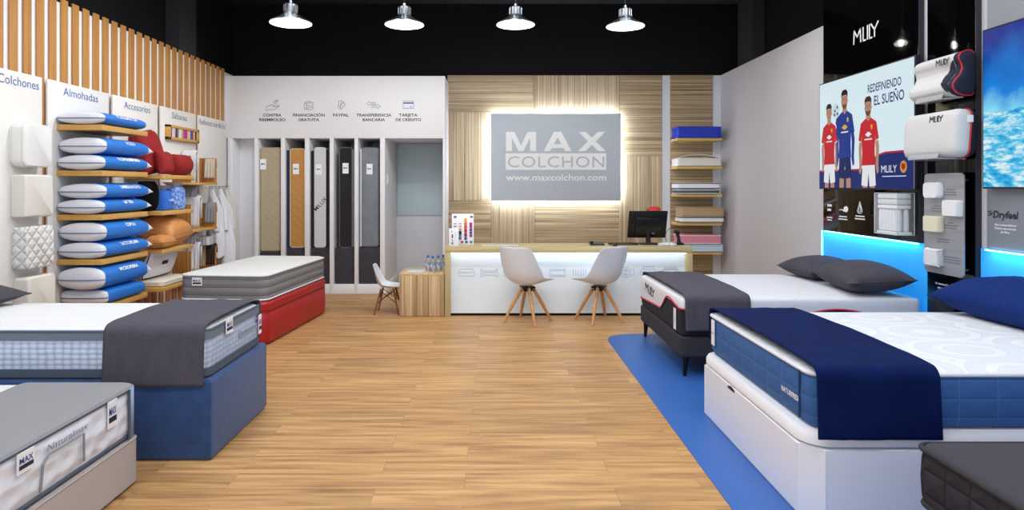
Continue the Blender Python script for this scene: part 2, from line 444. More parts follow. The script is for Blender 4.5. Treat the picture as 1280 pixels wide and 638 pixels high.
m3 = standing('white mattress with black borders on end in middle bay', 393, 407, 184.5, 309.5, LIGHTQ, M('pale_piping', '#dcdcdc', .7), 398.5, 212, side=(407.2, 411.6, BLKCOVER))
b = loft(BM(), [[(x, y, z) for x, z in rr(fx(388.5), fx(392.3), .66, 2.05, .012, 4)] for y in (FY+.015, FY+.88)])
obj('side_border', b, BLKCOVER, m3)
lettering('lettering', 'MILUX', (fx(400.5), FY, 1.55-23*FY/820), (.45, 0, .5), (-.5, 0, .45), .06, BLACK_INK, m3, bold=.01)
m4 = standing('black mattress standing on end in fourth bay beside grey one', 424, 440, 184.5, 309.5, BLKCOVER, M('grey_piping', '#6c6a70', .7), 432, 210.5, side=(440.2, 442.3, GREYQ))
m5 = standing('grey wavy quilted mattress on end in the fifth bay', 452.5, 473, 184.5, 308.5, GREYQ, M('grey_piping', '#6c6a70', .7), 462, 211.5, side=(450, 452.2, M('pale_grey_cover', '')) )
for a, c_, zt, lab in ((325, 350.5, .60, 'dark block under the tan mattress in the leftmost filled bay'), (358.5, 380.5, .655, 'dark block under the orange mattress in second bay'),
                       (388.5, 411.5, .655, 'dark block under the white mattress in the middle bay'), (418.5, 442.5, .655, 'dark block under the black upright mattress'),
                       (448.7, 474.3, .66, 'dark block under the grey upright mattress in the fifth bay')):
    o = obj('fabric_block', slab(fx(a), fx(c_), FY-.005, FY+.9, .02, ((.136, .006), (.15, 0), (zt-.013, 0), (zt-.002, .008)), 4), CHAR)
    tag(o, 'charcoal fabric '+lab, 'base', 'dark fabric blocks under the upright mattresses')

# ------------------------------------------------------------------ striped side table, bottles, leaflets, small chair
st = thing('side_table', 'low cube table of upright striped wood left of counter', 'table', (-.85, 8.0, 0))
ZEB_T = stripes('striped_table_veneer', (60, 60, .35), ((.33, '#755c42'), (.66, '#e6d0aa'), (.44, '#ac8f68'), (.54, '#ccb187')))
obj('tabletop', bxo(-1.114, -.582, 7.745, 8.30, .484, .508, .003), stripes('striped_veneer_deep', (70, .35, 70), ((.28, '#9c7a50'), (.72, '#e8d2a8'), (.42, '#c2a276'), (.55, '#d4ba8c'))), st)
obj('front_panel', bxo(-1.112, -.584, 7.745, 7.77, .004, .484, .002), ZEB_T, st)
for x0 in (-1.114, -.606): obj('side_panel', bxo(x0, x0+.022, 7.77, 8.3, 0, .484, .002), ZEB_T, st)
obj('back_panel', bxo(-1.09, -.606, 8.27, 8.29, 0, .484), ZEB_T, st)
CLEAR = M('clear_plastic', '#eaf3fb', .05, trans=.85); CAPB = M('blue_cap', '#2f6fc4', .4); LABB = M('blue_white_label', '#dfe6f2', .5, var=(60, '#2b4f9a'))
def bottle(x, y, label):
    t = thing('water_bottle', label, 'bottle', (x, y, .508), group='water bottles on the side table')
    pr = [(.002, 0), (.028, 0), (.031, .01), (.029, .05), (.031, .06), (.031, .1), (.027, .125), (.014, .15), (.0125, .165)]
    obj('body', lathe(BM(), pr, (x, y, .508), 20, True, True), CLEAR, t)
    obj('paper_label', lathe(BM(), [(.0318, .055), (.0318, .1)], (x, y, .508), 20), LABB, t)
    obj('cap', lathe(BM(), [(.002, .19), (.015, .19), (.016, .186), (.016, .162), (.002, .162)], (x, y, .508), 16, True, True), CAPB, t)
bottle(-.80, 8.0, 'blue capped water bottle on the striped side table, leftmost of four')
bottle(-.735, 7.92, 'blue capped water bottle on the striped table, second from left')
bottle(-.672, 7.97, 'blue capped water bottle on the striped table, third from left')
bottle(-.62, 8.07, 'blue capped water bottle nearest the counter on striped table')
b = BM()
for i in range(3): box(b, -1.04+.012*i, -.85+.012*i, 7.87+.02*i, 8.0+.02*i, .508+.003*i, .5105+.003*i)
tag(obj('leaflets', b, M('leaflet_paper', '#e6edf6', .4, var=(25, '#b9c9e6'))), 'few pale leaflets fanned on the striped side table', 'leaflet')

CHAIRW = M('white_chair_plastic', '#dde2ea', .35, spec=.4); BEECH = stripes('beech_leg', (30, 30, 3), ((.3, '#b57f49'), (.7, '#d6a46c'), (.5, '#c8935b')))
DARKWOOD = M('brown_wood_leg', '#7b4a2c', .5); BLKM = M('black_metal', '#17171a', .4, metal=.6)
def shell_bm(k=1.0, arms=.11, W=1.0, profile=None):
    P = profile or [(.235, .452, .185), (.2, .444, .215), (.1, .432, .238), (0, .423, .242), (-.1, .424, .24), (-.165, .452, .238), (-.205, .52, .236), (-.226, .62, .23), (-.242, .72, .218), (-.254, .81, .2), (-.258, .852, .178)]
    n = 12; rows = []
    for j, (y, z, w) in enumerate(P):
        f = j/(len(P)-1); a = min(max((f-.3)/.35, 0), 1)*PI/2*.92
        nx, nz = math.sin(a), math.cos(a)         # inward direction: up on the seat, forward on the back
        lift = [.008, .03, .06, .08, .1, .125, .12, .09, .055, .03, .012][j]*arms/.11
        row = []
        for i in range(n+1):
            u = -1+2*i/n; l = lift*abs(u)**2.4
            dz = 0 if j < len(P)-1 else -.02*abs(u)**2+.008*(1-abs(u))
            if j == len(P)-1: dz = -.018*abs(u)**3-.012*(1-u*u)**4
            row.append((u*w*W*k, (y+nx*l)*k, (z+nz*l+dz)*k))
        rows.append(row)
    b = BM(); loft(b, rows, False, False, closed=False)
    return b
def solid(o, th, sub=1, off=-1):
    m = o.modifiers.new('thickness', 'SOLIDIFY'); m.thickness = th; m.offset = off
    if sub:
        s = o.modifiers.new('smooth', 'SUBSURF'); s.levels = sub; s.render_levels = sub
    return o
def tulip(name, label, loc, face, legs):
    t = thing(name, label, 'chair', loc, 0, 'white shell chairs at the counter')
    b = shell_bm(1.03, .11, 1.06); b.transform(Matrix.Rotation(face-PI/2, 4, 'Z'))
    solid(obj('seat_shell', b, CHAIRW, t, local=True, smooth=60), .012, 2)
    b = BM(); box(b, -.075, .075, -.075, .075, .385, .405, .006); box(b, -.05, .05, -.05, .05, .35, .386, .01)
    b.transform(Matrix.Rotation(legs, 4, 'Z')); obj('mounting_bracket', b, BLKM, t, local=True)
    for i in range(4):
        a = legs+i*PI/2; d = Vector((math.cos(a), math.sin(a), 0))
        b = BM(); tube(b, [d*.055+Vector((0, 0, .395)), d*.17+Vector((0, 0, .21)), d*.285+Vector((0, 0, .0))], [.02, .02, .014], 12)
        l = obj('leg', b, BEECH, t, local=True)
        b = BM(); tube(b, [d*.068+Vector((0, 0, .358)), d*.08+Vector((0, 0, .358))], .022, 8); obj('bolt', b, BLKM, l, local=True)
    return t
tulip('shell_chair', 'white shell chair at the counter turned right, left of the pair', (.385, 7.46, 0), math.radians(54), math.radians(-76))
tulip('shell_chair', 'white shell chair at the counter turned left, right of the pair', (1.205, 7.49, 0), math.radians(125), math.radians(-24))
# small child's chair beside the table
kt = thing('child_chair', 'small white shell chair with brown dowel legs beside striped table', 'chair', (-1.28, 7.98, 0), math.radians(-90))
kp = [(.16, .335, .13), (.13, .33, .15), (.06, .322, .165), (0, .318, .168), (-.06, .32, .166), (-.1, .34, .163), (-.125, .385, .16), (-.143, .45, .15), (-.158, .52, .135), (-.17, .585, .115), (-.175, .607, .09)]
solid(obj('seat_shell', shell_bm(1, .055, 1, kp), CHAIRW, kt, local=True, smooth=60), .009, 2)
LP = {}
for sx in (-1, 1):
    for sy in (-1, 1):
        b = BM(); top = Vector((sx*.085, sy*.075, .305)); bot = Vector((sx*.15, sy*.145, 0)); LP[sx, sy] = (top, bot)
        tube(b, [top, bot], [.011, .008], 10); obj('leg', b, DARKWOOD, kt, local=True)
b = BM()
for sx in (-1, 1):
    for (a, c_) in (((sx, -1), (sx, 1)), ((-1, sx), (1, sx))):
        tube(b, [LP[a][0].lerp(LP[a][1], .08), LP[c_][0].lerp(LP[c_][1], .55)], .004, 6)
        tube(b, [LP[c_][0].lerp(LP[c_][1], .08), LP[a][0].lerp(LP[a][1], .55)], .004, 6)
obj('wire_strut', b, BLKM, kt, local=True)

# ------------------------------------------------------------------ counter
ct = thing('reception_counter', 'long white fronted counter with pale wood waterfall top', 'counter', (.88, 7.97, 0))
obj('countertop', bxo(-.573, 2.338, 7.70, 8.23, .757, .827, .003), COUNTER, ct)
for x0 in (-.573, 2.273): obj('end_panel', bxo(x0, x0+.065, 7.70, 8.23, 0, .757, .003), stripes('pale_counter_wood_upright', (20, 20, 1), ((.3, '#a99b72'), (.7, '#cfc091'), (.5, '#bcab7e'))), ct)
fp = obj('front_panel', bxo(-.508, 2.273, 7.80, 7.82, .03, .757), M('white_acrylic_front', '#e6f1f9', .35), ct)
obj('plinth', bxo(-.508, 2.273, 7.82, 7.84, 0, .03), BLACKP, ct)
led = obj('light_strip', bxo(-.50, 2.265, 7.735, 7.755, .748, .756), M('white_led', '#ffffff', emit='#dcecff', estr=10), ct)
LILAC = M('pale_lilac_ink', '#b3bfd2', .6)
box_ = [(-.09, -.04), (.09, -.04), (.095, .0), (.08, .042), (-.08, .042), (-.095, 0), (-.09, -.04)]
def cicon(px, lines, r=.003):
    b = BM(); x0 = (px-617)*7.8/820; z0 = .517
    for ln in lines:
        cl = ln[0] == ln[-1]; tube(b, [(x0+x, 7.7985, z0+z) for x, z in (ln[:-1] if cl else ln)], r, 6, closed=cl)
    obj('icon', b, LILAC, fp)
cicon(583, [box_, [(-.095, 0), (.095, 0)]])
cicon(611.5, [[(-.1, -.05), (-.1, .04), (-.08, .04), (-.08, .0), (.08, .0), (.08, .04), (.1, .04), (.1, -.05), (.08, -.05), (.08, -.03), (-.08, -.03), (-.08, -.05), (-.1, -.05)], [(-.08, .02), (.08, .02)]])
cicon(640, [box_])
cicon(668, [box_, [(0, -.04), (0, .042)]])
cicon(697, [[(-.095, -.045), (.095, -.045), (.095, .04), (-.095, .04), (-.095, -.045)], [(-.08, -.03), (.08, -.03), (.08, .025), (-.08, .025), (-.08, -.03)]])
cicon(725, [[(-.08+i*.03, -.04), (-.08+i*.03, .04)] for i in range(6)])
cicon(783, [circ(-.01, 0, .06), circ(-.01, 0, .035), circ(-.01, .02, .01), circ(-.01, -.02, .01), [(.05, -.03), (.09, -.03), (.09, .03), (.05, .04)]])
cicon(810, [box_, [(-.07, .042), (-.06, .07), (.06, .07), (.07, .042)], [(-.095, 0), (.095, 0)]])
cicon(838, [[(-.09, -.05), (.09, -.05), (.09, -.01), (-.09, -.01), (-.09, -.05)], [(-.09, .0), (.09, .0), (.09, .035), (-.09, .035), (-.09, .0)], [(-.08, .045), (.08, .045), (.07, .065), (-.07, .065), (-.08, .045)]])
# things on the counter
ZT = .827
def swatch_board(label, x0, x1, y, z1, cols, name='colour_chart'):
    t = thing(name, label, 'display card', ((x0+x1)/2, y, ZT))
    obj('board', bxo(x0, x1, y, y+.008, ZT, z1, .002), M('white_card', '#eef0f6', .4), t)
    b = BM(); prism(b, [((x0+x1)/2-.02, y+.008, z1-.08), ((x0+x1)/2-.02, y+.008, ZT), ((x0+x1)/2-.02, y+.11, ZT)], (.004, 0, 0)); obj('easel_strut', b, M('white_card', ''), t)
    w = x1-x0; h = z1-ZT
    for cx_, top, hh, c_ in cols:
        b = BM(); box(b, x0+w*(cx_-.062), x0+w*(cx_+.062), y-.004, y, ZT+h*(top-hh), ZT+h*top)
        obj('swatch', b, M('swatch_'+c_, '#'+c_, .6), t)
    return t
big = swatch_board('tall white colour chart with orange and purple swatches on counter', -.508, -.242, 7.98, 1.205,
    [(.15, .93, .06, '4a5a8c'), (.9, .93, .05, '555a66'), (.15, .70, .03, '9a9aa2'), (.15, .61, .03, '6a6e78'), (.38, .70, .03, 'c5a58a'), (.38, .61, .03, 'b48a70'), (.38, .53, .06, 'd88a3a'), (.38, .45, .12, '17171a'), (.38, .32, .05, '2f8a3a'), (.38, .26, .09, '2a6fc0'),
     (.63, .85, .12, 'f0a030'), (.63, .72, .08, 'd8652a'), (.63, .63, .1, 'c8402a'), (.63, .52, .13, 'b02a35'), (.63, .38, .12, '8a2440'), (.63, .25, .09, '33357a'),
     (.87, .72, .18, 'b0257a'), (.87, .53, .1, '6a3a9a'), (.87, .42, .07, '4a2f80'), (.87, .34, .09, 'a02a75'), (.47, .13, .08, 'a03a45'), (.67, .13, .08, '4a5a90'), (.88, .13, .08, '6a7a92')])
small = swatch_board('small pale blue leaflet card in front of the tall colour chart', -.535, -.42, 7.86, 1.035,
    [(.3, .88, .1, '8ec4e8'), (.35, .66, .22, '27304f'), (.35, .36, .08, '6a7aa8'), (.35, .22, .14, '303a5c'), (.7, .8, .3, 'd5e2ec')], 'leaflet_card')
b = BM(); box(b, -.13, .1, 7.8, 8.0, ZT, ZT+.002); box(b, .0, .3, 7.79, 7.97, ZT+.002, ZT+.0035)
tag(obj('paper_sheets', b, M('paper_grey', '#ccd0d6', .5)), 'loose pale paper sheets lying flat behind the left chair', 'paper')
PLAST = M('black_plastic', '#101013', .35)
mo = thing('computer_monitor', 'black computer monitor seen from behind on the counter', 'monitor', (1.9, 8.05, ZT))
b = bxo(-.235, .235, -.02, .012, -.175, .175, .008); box(b, -.15, .15, -.045, -.018, -.13, .1, .012); b.transform(Matrix.Translation((1.88, 8.03, 1.075)) @ Matrix.Rotation(math.radians(20), 4, 'X') @ Matrix.Rotation(math.radians(0), 4, 'Z'))
hd = obj('housing', b, PLAST, mo)
T = Matrix.Translation((1.88, 8.03, 1.075)) @ Matrix.Rotation(math.radians(20), 4, 'X')
lettering('lettering', 'LG', T @ Vector((.07, -.046, -.1)), T.to_3x3() @ Vector(R_), T.to_3x3() @ Vector(U_), .02, M('pale_logo', '#c8ccd2', .5), hd)
b = BM(); tube(b, [(1.9, 8.05, .85), (1.89, 8.05, .95), (1.885, 8.02, 1.03)], [.03, .026, .03], 10); obj('neck', b, PLAST, mo)
obj('foot', slab(1.78, 2.02, 7.95, 8.15, .06, ((ZT, .004), (ZT+.008, 0), (ZT+.018, .01))), PLAST, mo)
kb = thing('keyboard', 'flat black keyboard left of the monitor on counter', 'keyboard', (1.56, 8.0, ZT))
obj('case', slab(1.40, 1.76, 7.93, 8.06, .015, ((ZT, .003), (ZT+.012, 0), (ZT+.018, .004))), PLAST, kb)
b = BM()
for i in range(14):
    for j in range(4): box(b, 1.412+i*.0242, 1.432+i*.0242, 7.942+j*.028, 7.965+j*.028, ZT+.017, ZT+.024)
obj('keys', b, M('key_black', '#1c1c20', .5), kb)
ms = obj('computer_mouse', slab(1.42, 1.48, 7.80, 7.9, .03, ((ZT, .004), (ZT+.012, 0), (ZT+.026, .01), (ZT+.032, .022))), PLAST)
tag(ms, 'black mouse in front of the keyboard on the counter', 'mouse')
ph = thing('desk_phone', 'flat black desk phone behind the right chair on the counter', 'phone', (1.25, 7.98, ZT))
b = BM(); loft(b, [[(x, y, ZT+(.03 if (y > 7.98 and z) else .015)*z) for x, y in rr(1.17, 1.34, 7.9, 8.06, .015, 4)] for z in (0, 1)]); obj('base', b, PLAST, ph)
b = BM(); tube(b, [(1.19, 7.93, .86), (1.19, 7.98, .868), (1.19, 8.03, .868)], [.02, .013, .02], 8); obj('handset', b, PLAST, ph)
sc = thing('barcode_scanner', 'black handheld scanner standing on the counter with looped cable', 'scanner', (2.25, 8.0, ZT))
b = BM(); tube(b, [(2.262, 8.0, ZT+.02), (2.255, 8.0, ZT+.09), (2.235, 8.0, ZT+.15)], [.024, .02, .022], 10); obj('handle', b, PLAST, sc)
b = BM(); tube(b, [(2.26, 8.0, ZT+.145), (2.2, 7.985, ZT+.165)], [.026, .022], 10); obj('scan_head', b, PLAST, sc)
obj('stand', slab(2.2, 2.32, 7.94, 8.06, .03, ((ZT, .004), (ZT+.01, 0), (ZT+.025, .02))), PLAST, sc)
b = BM(); tube(b, [(2.24+.075*math.cos(a)-.07, 8.0, ZT+.1+.1*math.sin(a)) for a in [math.radians(60+i*18) for i in range(14)]], .004, 6); obj('cable', b, PLAST, sc)
b = BM()
for i in range(5):
    q = rr(1.98+i*.03, 2.08+i*.03, 7.86, 7.925, .02, 3); loft(b, [[(x, y+random.uniform(-.01, .01), ZT+z+random.uniform(0, .012)) for x, y in q] for z in (.001, .018+.008*(i % 2))])
tag(obj('crumpled_paper', b, M('paper_white', '#e4e6ec', .6)), 'crumpled white paper strip in front of the monitor foot', 'paper')
b = lathe(BM(), [(.005, .048), (.05, .044), (.075, .02), (.08, 0)], (1.95, 7.965, 1.246), 16, True, True)
box(b, 1.86, 1.9, 7.93, 8.0, 1.246, 1.262, .005)
tag(obj('red_cap', b, M('red_fabric', '#b3262a', .8)), 'small red cap lying on top of the black monitor', 'cap')

# ------------------------------------------------------------------ backlit sign
sg = thing('wall_sign', 'grey backlit sign board with white shop lettering', 'sign', (.95, 9.98, 1.33))
SGY = 9.965
sx = lambda px: (px-617)*SGY/820
sz = lambda v: 1.55+(232-v)*SGY/820
obj('board', bxo(sx(613.7), sx(776), SGY, SGY+.035, sz(250.6), sz(142), .002), M('grey_sign_board', '#bac3cd', .6), sg)
HALO = M('halo_led', '#ffffff', emit='#dbe9ff', estr=75)
for x0, x1, v0, v1 in ((616, 773.5, 144.5, 146), (616, 773.5, 246.5, 248), (616, 617.5, 144.5, 248), (772, 773.5, 144.5, 248)):
    obj('backlight', bxo(sx(x0), sx(x1), SGY+.05, SGY+.07, sz(v1), sz(v0)), HALO, sg)
def big_letter(polys, px0, px1):
    b = BM(); z0, z1 = sz(189), sz(165); x0, x1 = sx(px0), sx(px1)
    for p in polys: prism(b, [(x0+(x1-x0)*u, SGY-.003, z0+(z1-z0)*v) for u, v in p], (0, .003, 0))
    obj('lettering', b, WHITE_INK, sg)
big_letter([[(0, 0), (.2, 0), (.2, 1), (0, 1)], [(.8, 0), (1, 0), (1, 1), (.8, 1)], [(.2, 1), (.2, .68), (.42, 0), (.58, 0), (.8, .68), (.8, 1), (.72, 1), (.5, .3), (.28, 1)]], 632.5, 670)
big_letter([[(0, 0), (.23, 0), (.5, .72), (.77, 0), (1, 0), (.63, 1), (.37, 1)], [(.29, .16), (.71, .16), (.64, .36), (.36, .36)]], 679.5, 714.5)
big_letter([[(0, 0), (.27, 0), (.5, .32), (.73, 0), (1, 0), (.64, .51), (.98, 1), (.72, 1), (.5, .7), (.28, 1), (.02, 1), (.36, .51)]], 722.5, 757)
obj('name_box', bxo(sx(632), sx(757.6), SGY-.003, SGY, sz(212.5), sz(191.7)), WHITE_INK, sg)
lettering('lettering', 'COLCHON', (sx(695), SGY-.003, sz(202)), R_, U_, sz(195)-sz(209.5), M('grey_sign_board', ''), sg, width=sx(755.5)-sx(635), spacing=1.08)
lettering('lettering', 'www.maxcolchon.com', (sx(695), SGY, sz(221.6)), R_, U_, sz(217)-sz(225.5), WHITE_INK, sg, width=sx(757.8)-sx(632.5), bold=.015)

# ------------------------------------------------------------------ shelf column at the right of the back wall
SHELFW = stripes('shelf_board_wood', (1.5, 1.5, 30), ((.25, '#b99a52'), (.75, '#d9bd76'), (.5, '#caa961')))
YF = 9.757
zs = [1.55+(232-v)*YF/820 for v in (172.5, 207.7, 243, 278.8, 315)]
lb = ['topmost pale wood wall shelf carrying the blue mattress', 'pale wood wall shelf carrying the cream mattress sample', 'pale wood wall shelf carrying white and grey samples', 'pale wood wall shelf carrying tan and white samples', 'lowest pale wood wall shelf carrying pink and blue samples']
for z, l in zip(zs, lb):
    tag(obj('wall_shelf', bxo(2.73, 3.40, YF, YB+.002, z-.04, z, .002), SHELFW), l, 'shelf', 'wall shelves by the right corner')
def mini(label, x0, x1, z0, h, mat, pipe, r=.04, tilt=0, y0=YF-.02):
    t = thing('mattress_sample', label, 'mattress', ((x0+x1)/2, YF+.15, z0), group='sample mattresses on the wall shelves')
    lv = ((z0+.001, .012), (z0+.012, .0), (z0+h-.014, 0), (z0+h-.004, .008), (z0+h, .03))
    def f(z, x, base): return z + (tilt*(1-(x-x0)/(x1-x0)) if not base else 0)
    b = loft(BM(), [[(x, y, f(z, x, k < 2)) for x, y in rr(x0+i, x1-i, y0+i, YB-.01-i, max(r-i, .004), 5)] for k, (z, i) in enumerate(lv)])
    obj('cover', b, mat, t)
    b = BM()
    for z in (z0+.012, z0+h-.012): tube(b, [(x, y, f(z, x, z < z0+h/2)) for x, y in rr(x0-.002, x1+.002, y0-.002, YB-.012, r, 5)], .006, 6, closed=True)
    obj('piping', b, pipe, t)
ROYAL = M('royal_blue_cover', '#1c36b4', .75, bump=(150, .2)); CREAM = M('cream_cover', '#dcd9d0', .8, bump=(60, .3)); WHT = M('white_cover', '#e6e7ea', .8, bump=(60, .3))
DGREY = M('dark_grey_cover', '#4c5360', .85, bump=(90, .3)); TANC = M('tan_cover', '#ad9470', .85, bump=(60, .3)); PINK = M('pink_cover', '#d3869a', .8, bump=(60, .2)); LBLUE = M('light_blue_cover', '#b9d0e4', .8, bump=(30, .5))
mini('bright blue sample mattress alone on the topmost wall shelf', 2.74, 3.385, zs[0], .17, ROYAL, ROYAL, .02)
mini('cream sample mattress with curled cover on the second wall shelf', 2.73, 3.39, zs[1], .12, CREAM, WHT, tilt=.0)
b = BM()
rows = []
for i in range(13):
    u = i/12; z = zs[1]+.125+.05*math.sin(PI*u)**.7
    rows.append([(2.75+.6*u, YF-.015+.02*j, z-.002*j) for j in range(8)])
loft(b, rows, False, False, False); o = obj('loose_cover', b, CREAM); solid(o, .012, 1); tag(o, 'loose cream cover bulging on top of the cream sample', 'mattress cover')
mini('dark grey sample mattress under the white one on third shelf', 2.74, 3.36, zs[2], .075, DGREY, M('white_cover', ''))
mini('white sample mattress on top of the dark grey one', 2.73, 3.37, zs[2]+.077, .095, WHT, DGREY)
mini('white sample mattress with dark piping under the tan one', 2.78, 3.43, zs[3], .09, WHT, M('black_piping', '#26262a', .8))
mini('tan sample mattress on top of a white one, fourth shelf', 2.79, 3.43, zs[3]+.092, .14, TANC, TANC)
mini('pale blue ribbed sample mattress on the lowest wall shelf', 2.75, 3.42, zs[4], .11, LBLUE, LBLUE)
mini('pink sample mattress with white edges on the pale blue one', 2.76, 3.39, zs[4]+.112, .14, PINK, WHT)

# ------------------------------------------------------------------ pendant lamps
STEEL = M('brushed_aluminium', '#aab0b6', .28, metal=1); ENAMEL = M('white_enamel', '#f4f5f6', .4)
BULB = M('lamp_bulb', '#ffffff', emit='#fff6ea', estr=45)
def lamp(px, v, Y, label, tilt=0):
    x = (px-617)*Y/820; z = 1.55+(232-v)*Y/820
    t = thing('pendant_lamp', label, 'lamp', (x, Y, z), group='row of pendant lamps')
    prof = [(.215, 0), (.213, .012), (.17, .035), (.115, .066), (.072, .098), (.066, .108)]
    o = obj('shade', lathe(BM(), prof, n=40), STEEL, t, local=True)
    o2 = obj('reflector', lathe(BM(), [(r-.004, z_-.002) for r, z_ in prof], n=40), ENAMEL, o, local=True)
    b = BM(); tube(b, [(.2145*math.cos(2*PI*i/40), .2145*math.sin(2*PI*i/40), 0) for i in range(40)], .0045, 6, closed=True); obj('rim', b, ENAMEL, t, local=True)
    b = lathe(BM(), [(.066, .105), (.07, .112), (.07, .19), (.06, .2), (.022, .205), (.02, .235), (.008, .24)], n=24, cap1=True)
    for i in range(12):
        a = 2*PI*i/12; box(b, .069*math.cos(a)-.004, .069*math.cos(a)+.004, .069*math.sin(a)-.004, .069*math.sin(a)+.004, .115, .188)
    obj('lamp_cap', b, STEEL, t, local=True)
    obj('bulb', lathe(BM(), [(.002, .03), (.03, .034), (.048, .055), (.05, .075), (.03, .1)], n=20, cap0=True, cap1=True), BULB, t, local=True)
    b = BM(); tube(b, [(0, 0, .238), (0, 0, ZC-z-.02)], .006, 6); obj('cable', b, PLAST, t, local=True)
    obj('ceiling_rose', lathe(BM(), [(.05, ZC-z-.03), (.05, ZC-z-.001)], n=16, cap0=True, cap1=True), PLAST, t, local=True)
    l = bpy.data.lights.new('bulb_light', 'POINT'); l.energy = 28; l.shadow_soft_size = .05; l.color = (1, .96, .9)
    lo = bpy.data.objects.new('bulb_light', l); C.objects.link(lo); lo.location = (0, 0, .015); lo.parent = t
lamp(363.5, 29, 6.9, 'aluminium pendant lamp hanging leftmost above the grey panel')
lamp(505.5, 31, 7.3, 'aluminium pendant lamp hanging second from the left')
lamp(644.5, 31, 7.4, 'aluminium pendant lamp hanging right above the shop sign')
lamp(781.7, 33, 7.45, 'aluminium pendant lamp hanging rightmost of the row')
# ------------------------------------------------------------------ beds: shared builders
NZ = lambda x, y, s=0: math.sin(x*3.1+y*1.7+s)*.5+math.sin(x*7.3-y*5.1+s*2)*.3+math.sin(x*13.7+y*11.3+s*3)*.2
def mattress(t, x0, x1, y0, y1, z0, z1, r, border, top, pipe, local=False, pr=.009, dome=.02, bands=None, low_pipe=True):
    """border + top panel + piping as children of t. bands = (height fraction from, to, material, name)"""
    h = z1-z0
    obj('side_border', slab(x0, x1, y0, y1, r, ((z0, .03), (z0+.012, .008), (z0+.04, 0), (z0+h*.5, -.004), (z1-.04, 0), (z1-.012, .006)), 8), border, t, local=local)
    n = 18; b = BM()
    rings = []
    for z, i in ((z1-.012, .006), (z1-.003, .014), (z1+.002, .03), (z1+dome*.5, .1), (z1+dome*.85, .25), (z1+dome, min(x1-x0, y1-y0)*.42)):
        rings.append([(x, y, z) for x, y in rr(x0+i, x1-i, y0+i, y1-i, max(r-i, .01), 8)])
    loft(b, rings, False, True); obj('top_panel', b, top, t, local=local)
    for z, i in ([(z1-.012, -.001)]+([(z0+.014, .004)] if low_pipe else [])):
        b = BM(); tube(b, [(x, y, z) for x, y in rr(x0+i, x1-i, y0+i, y1-i, r, 8)], pr, 8, closed=True); obj('piping', b, pipe, t, local=local)
    for f0, f1, m, nm in (bands or ()):
        obj(nm, loft(BM(), [[(x, y, z) for x, y in rr(x0-.007, x1+.007, y0-.007, y1+.007, r, 8)] for z in (z0+h*f0, z0+h*f1)], False, False), m, t, local=local)

def throw(label, x0, x1, y0, y1, ztop, znear, zfar, mat, hem, name='bed_throw', cat='throw', skew=0, r=.05, amp=.006, group=None, seed=0):
    """strip of cloth laid across a bed and hanging down its near (y0) and far (y1) sides"""
    t = thing(name, label, cat, ((x0+x1)/2, y0-.02, znear), 0, group)
    g = .012; path = []
    N_ = 14
    for i in range(N_): path.append((y0-g-.012*(1-i/N_), znear+(ztop-r-znear)*i/N_))
    for i in range(7):
        a = PI-PI/2*i/6; path.append((y0-g+r+r*math.cos(a), ztop+g-r+r*math.sin(a)))
    for i in range(1, 16): path.append((y0-g+r+(y1-y0+2*g-2*r)*i/16, ztop+g+.014*math.sin(PI*i/16)**.5))
    for i in range(7):
        a = PI/2-PI/2*i/6; path.append((y1+g-r+r*math.cos(a), ztop+g-r+r*math.sin(a)))
    for i in range(1, 6): path.append((y1+g, ztop-r+(zfar-ztop+r)*i/5))
    nx = 30; rows = []
    for j, (y, z) in enumerate(path):
        hang = max(0, min(1, (ztop-z)/max(ztop-znear, .01)))
        rows.append([(x0+(x1-x0)*i/nx+skew*(y-y0), y-(.5+.5*NZ(i/nx*3, seed, 1))*amp*2.5*hang, z+abs(NZ(i/nx*2+seed, y*2, 2))*amp*(1-hang)) for i in range(nx+1)])
    b = BM(); loft(b, rows, False, False, False)
    solid(obj('cloth', b, mat, t, smooth=60), .008, 0, 1)
    b = BM(); k = 1
    loft(b, [[(p[0], p[1]-.006, p[2]) for p in rows[0]], [(p[0], p[1]-.006, p[2]+.022) for p in [(q[0], q[1], q[2]) for q in rows[0]]]], False, False, False)
    solid(obj('hem', b, hem, t, smooth=60), .004, 0, 1)
    return t

def cushion_bm(L, W, T, pinch=.06, n=22, q=.55, wr=0, seed=0):
    b = BM(); top, bot = [], []
    for j in range(n+1):
        v = -1+2*j/n; rt, rb = [], []
        for i in range(n+1):
            u = -1+2*i/n
            x = u*L/2*(1-pinch*(1-v*v)); y = v*W/2*(1-pinch*(1-u*u))
            t = ((1-abs(u)**2.6)*(1-abs(v)**2.6))**q*T/2
            w = wr*NZ(u*2.2+seed, v*2.2, seed)*(1-abs(u)**6)*(1-abs(v)**6)
            rt.append((x, y, t+w)); rb.append((x, y, -t))
        top.append(rt); bot.append(rb)
    loft(b, top, False, False, False); loft(b, bot, False, False, False)
    bmesh.ops.remove_doubles(b, verts=b.verts[:], dist=1e-5)
    return b
def cushion(name, label, cat, mat, M4, L, W, T, pinch=.06, q=.55, pipe=None, wr=0, seed=0, group=None):
    loc = M4.translation
    t = thing(name, label, cat, tuple(loc), 0, group)
    b = cushion_bm(L, W, T, pinch, q=q, wr=wr, seed=seed); b.transform(M4)
    obj('cover', b, mat, t, smooth=70)
    pts = []
    n = 12
    for s in range(4):
        for i in range(n):
            u = -1+2*i/n
            a, c = [(u, -1), (1, u), (-u, 1), (-1, -u)][s]
            pts.append(M4 @ Vector((a*L/2*(1-pinch*(1-c*c)), c*W/2*(1-pinch*(1-a*a)), 0)))
    b = BM(); tube(b, pts, .004, 6, closed=True); obj('seam', b, pipe or mat, t)
    return t

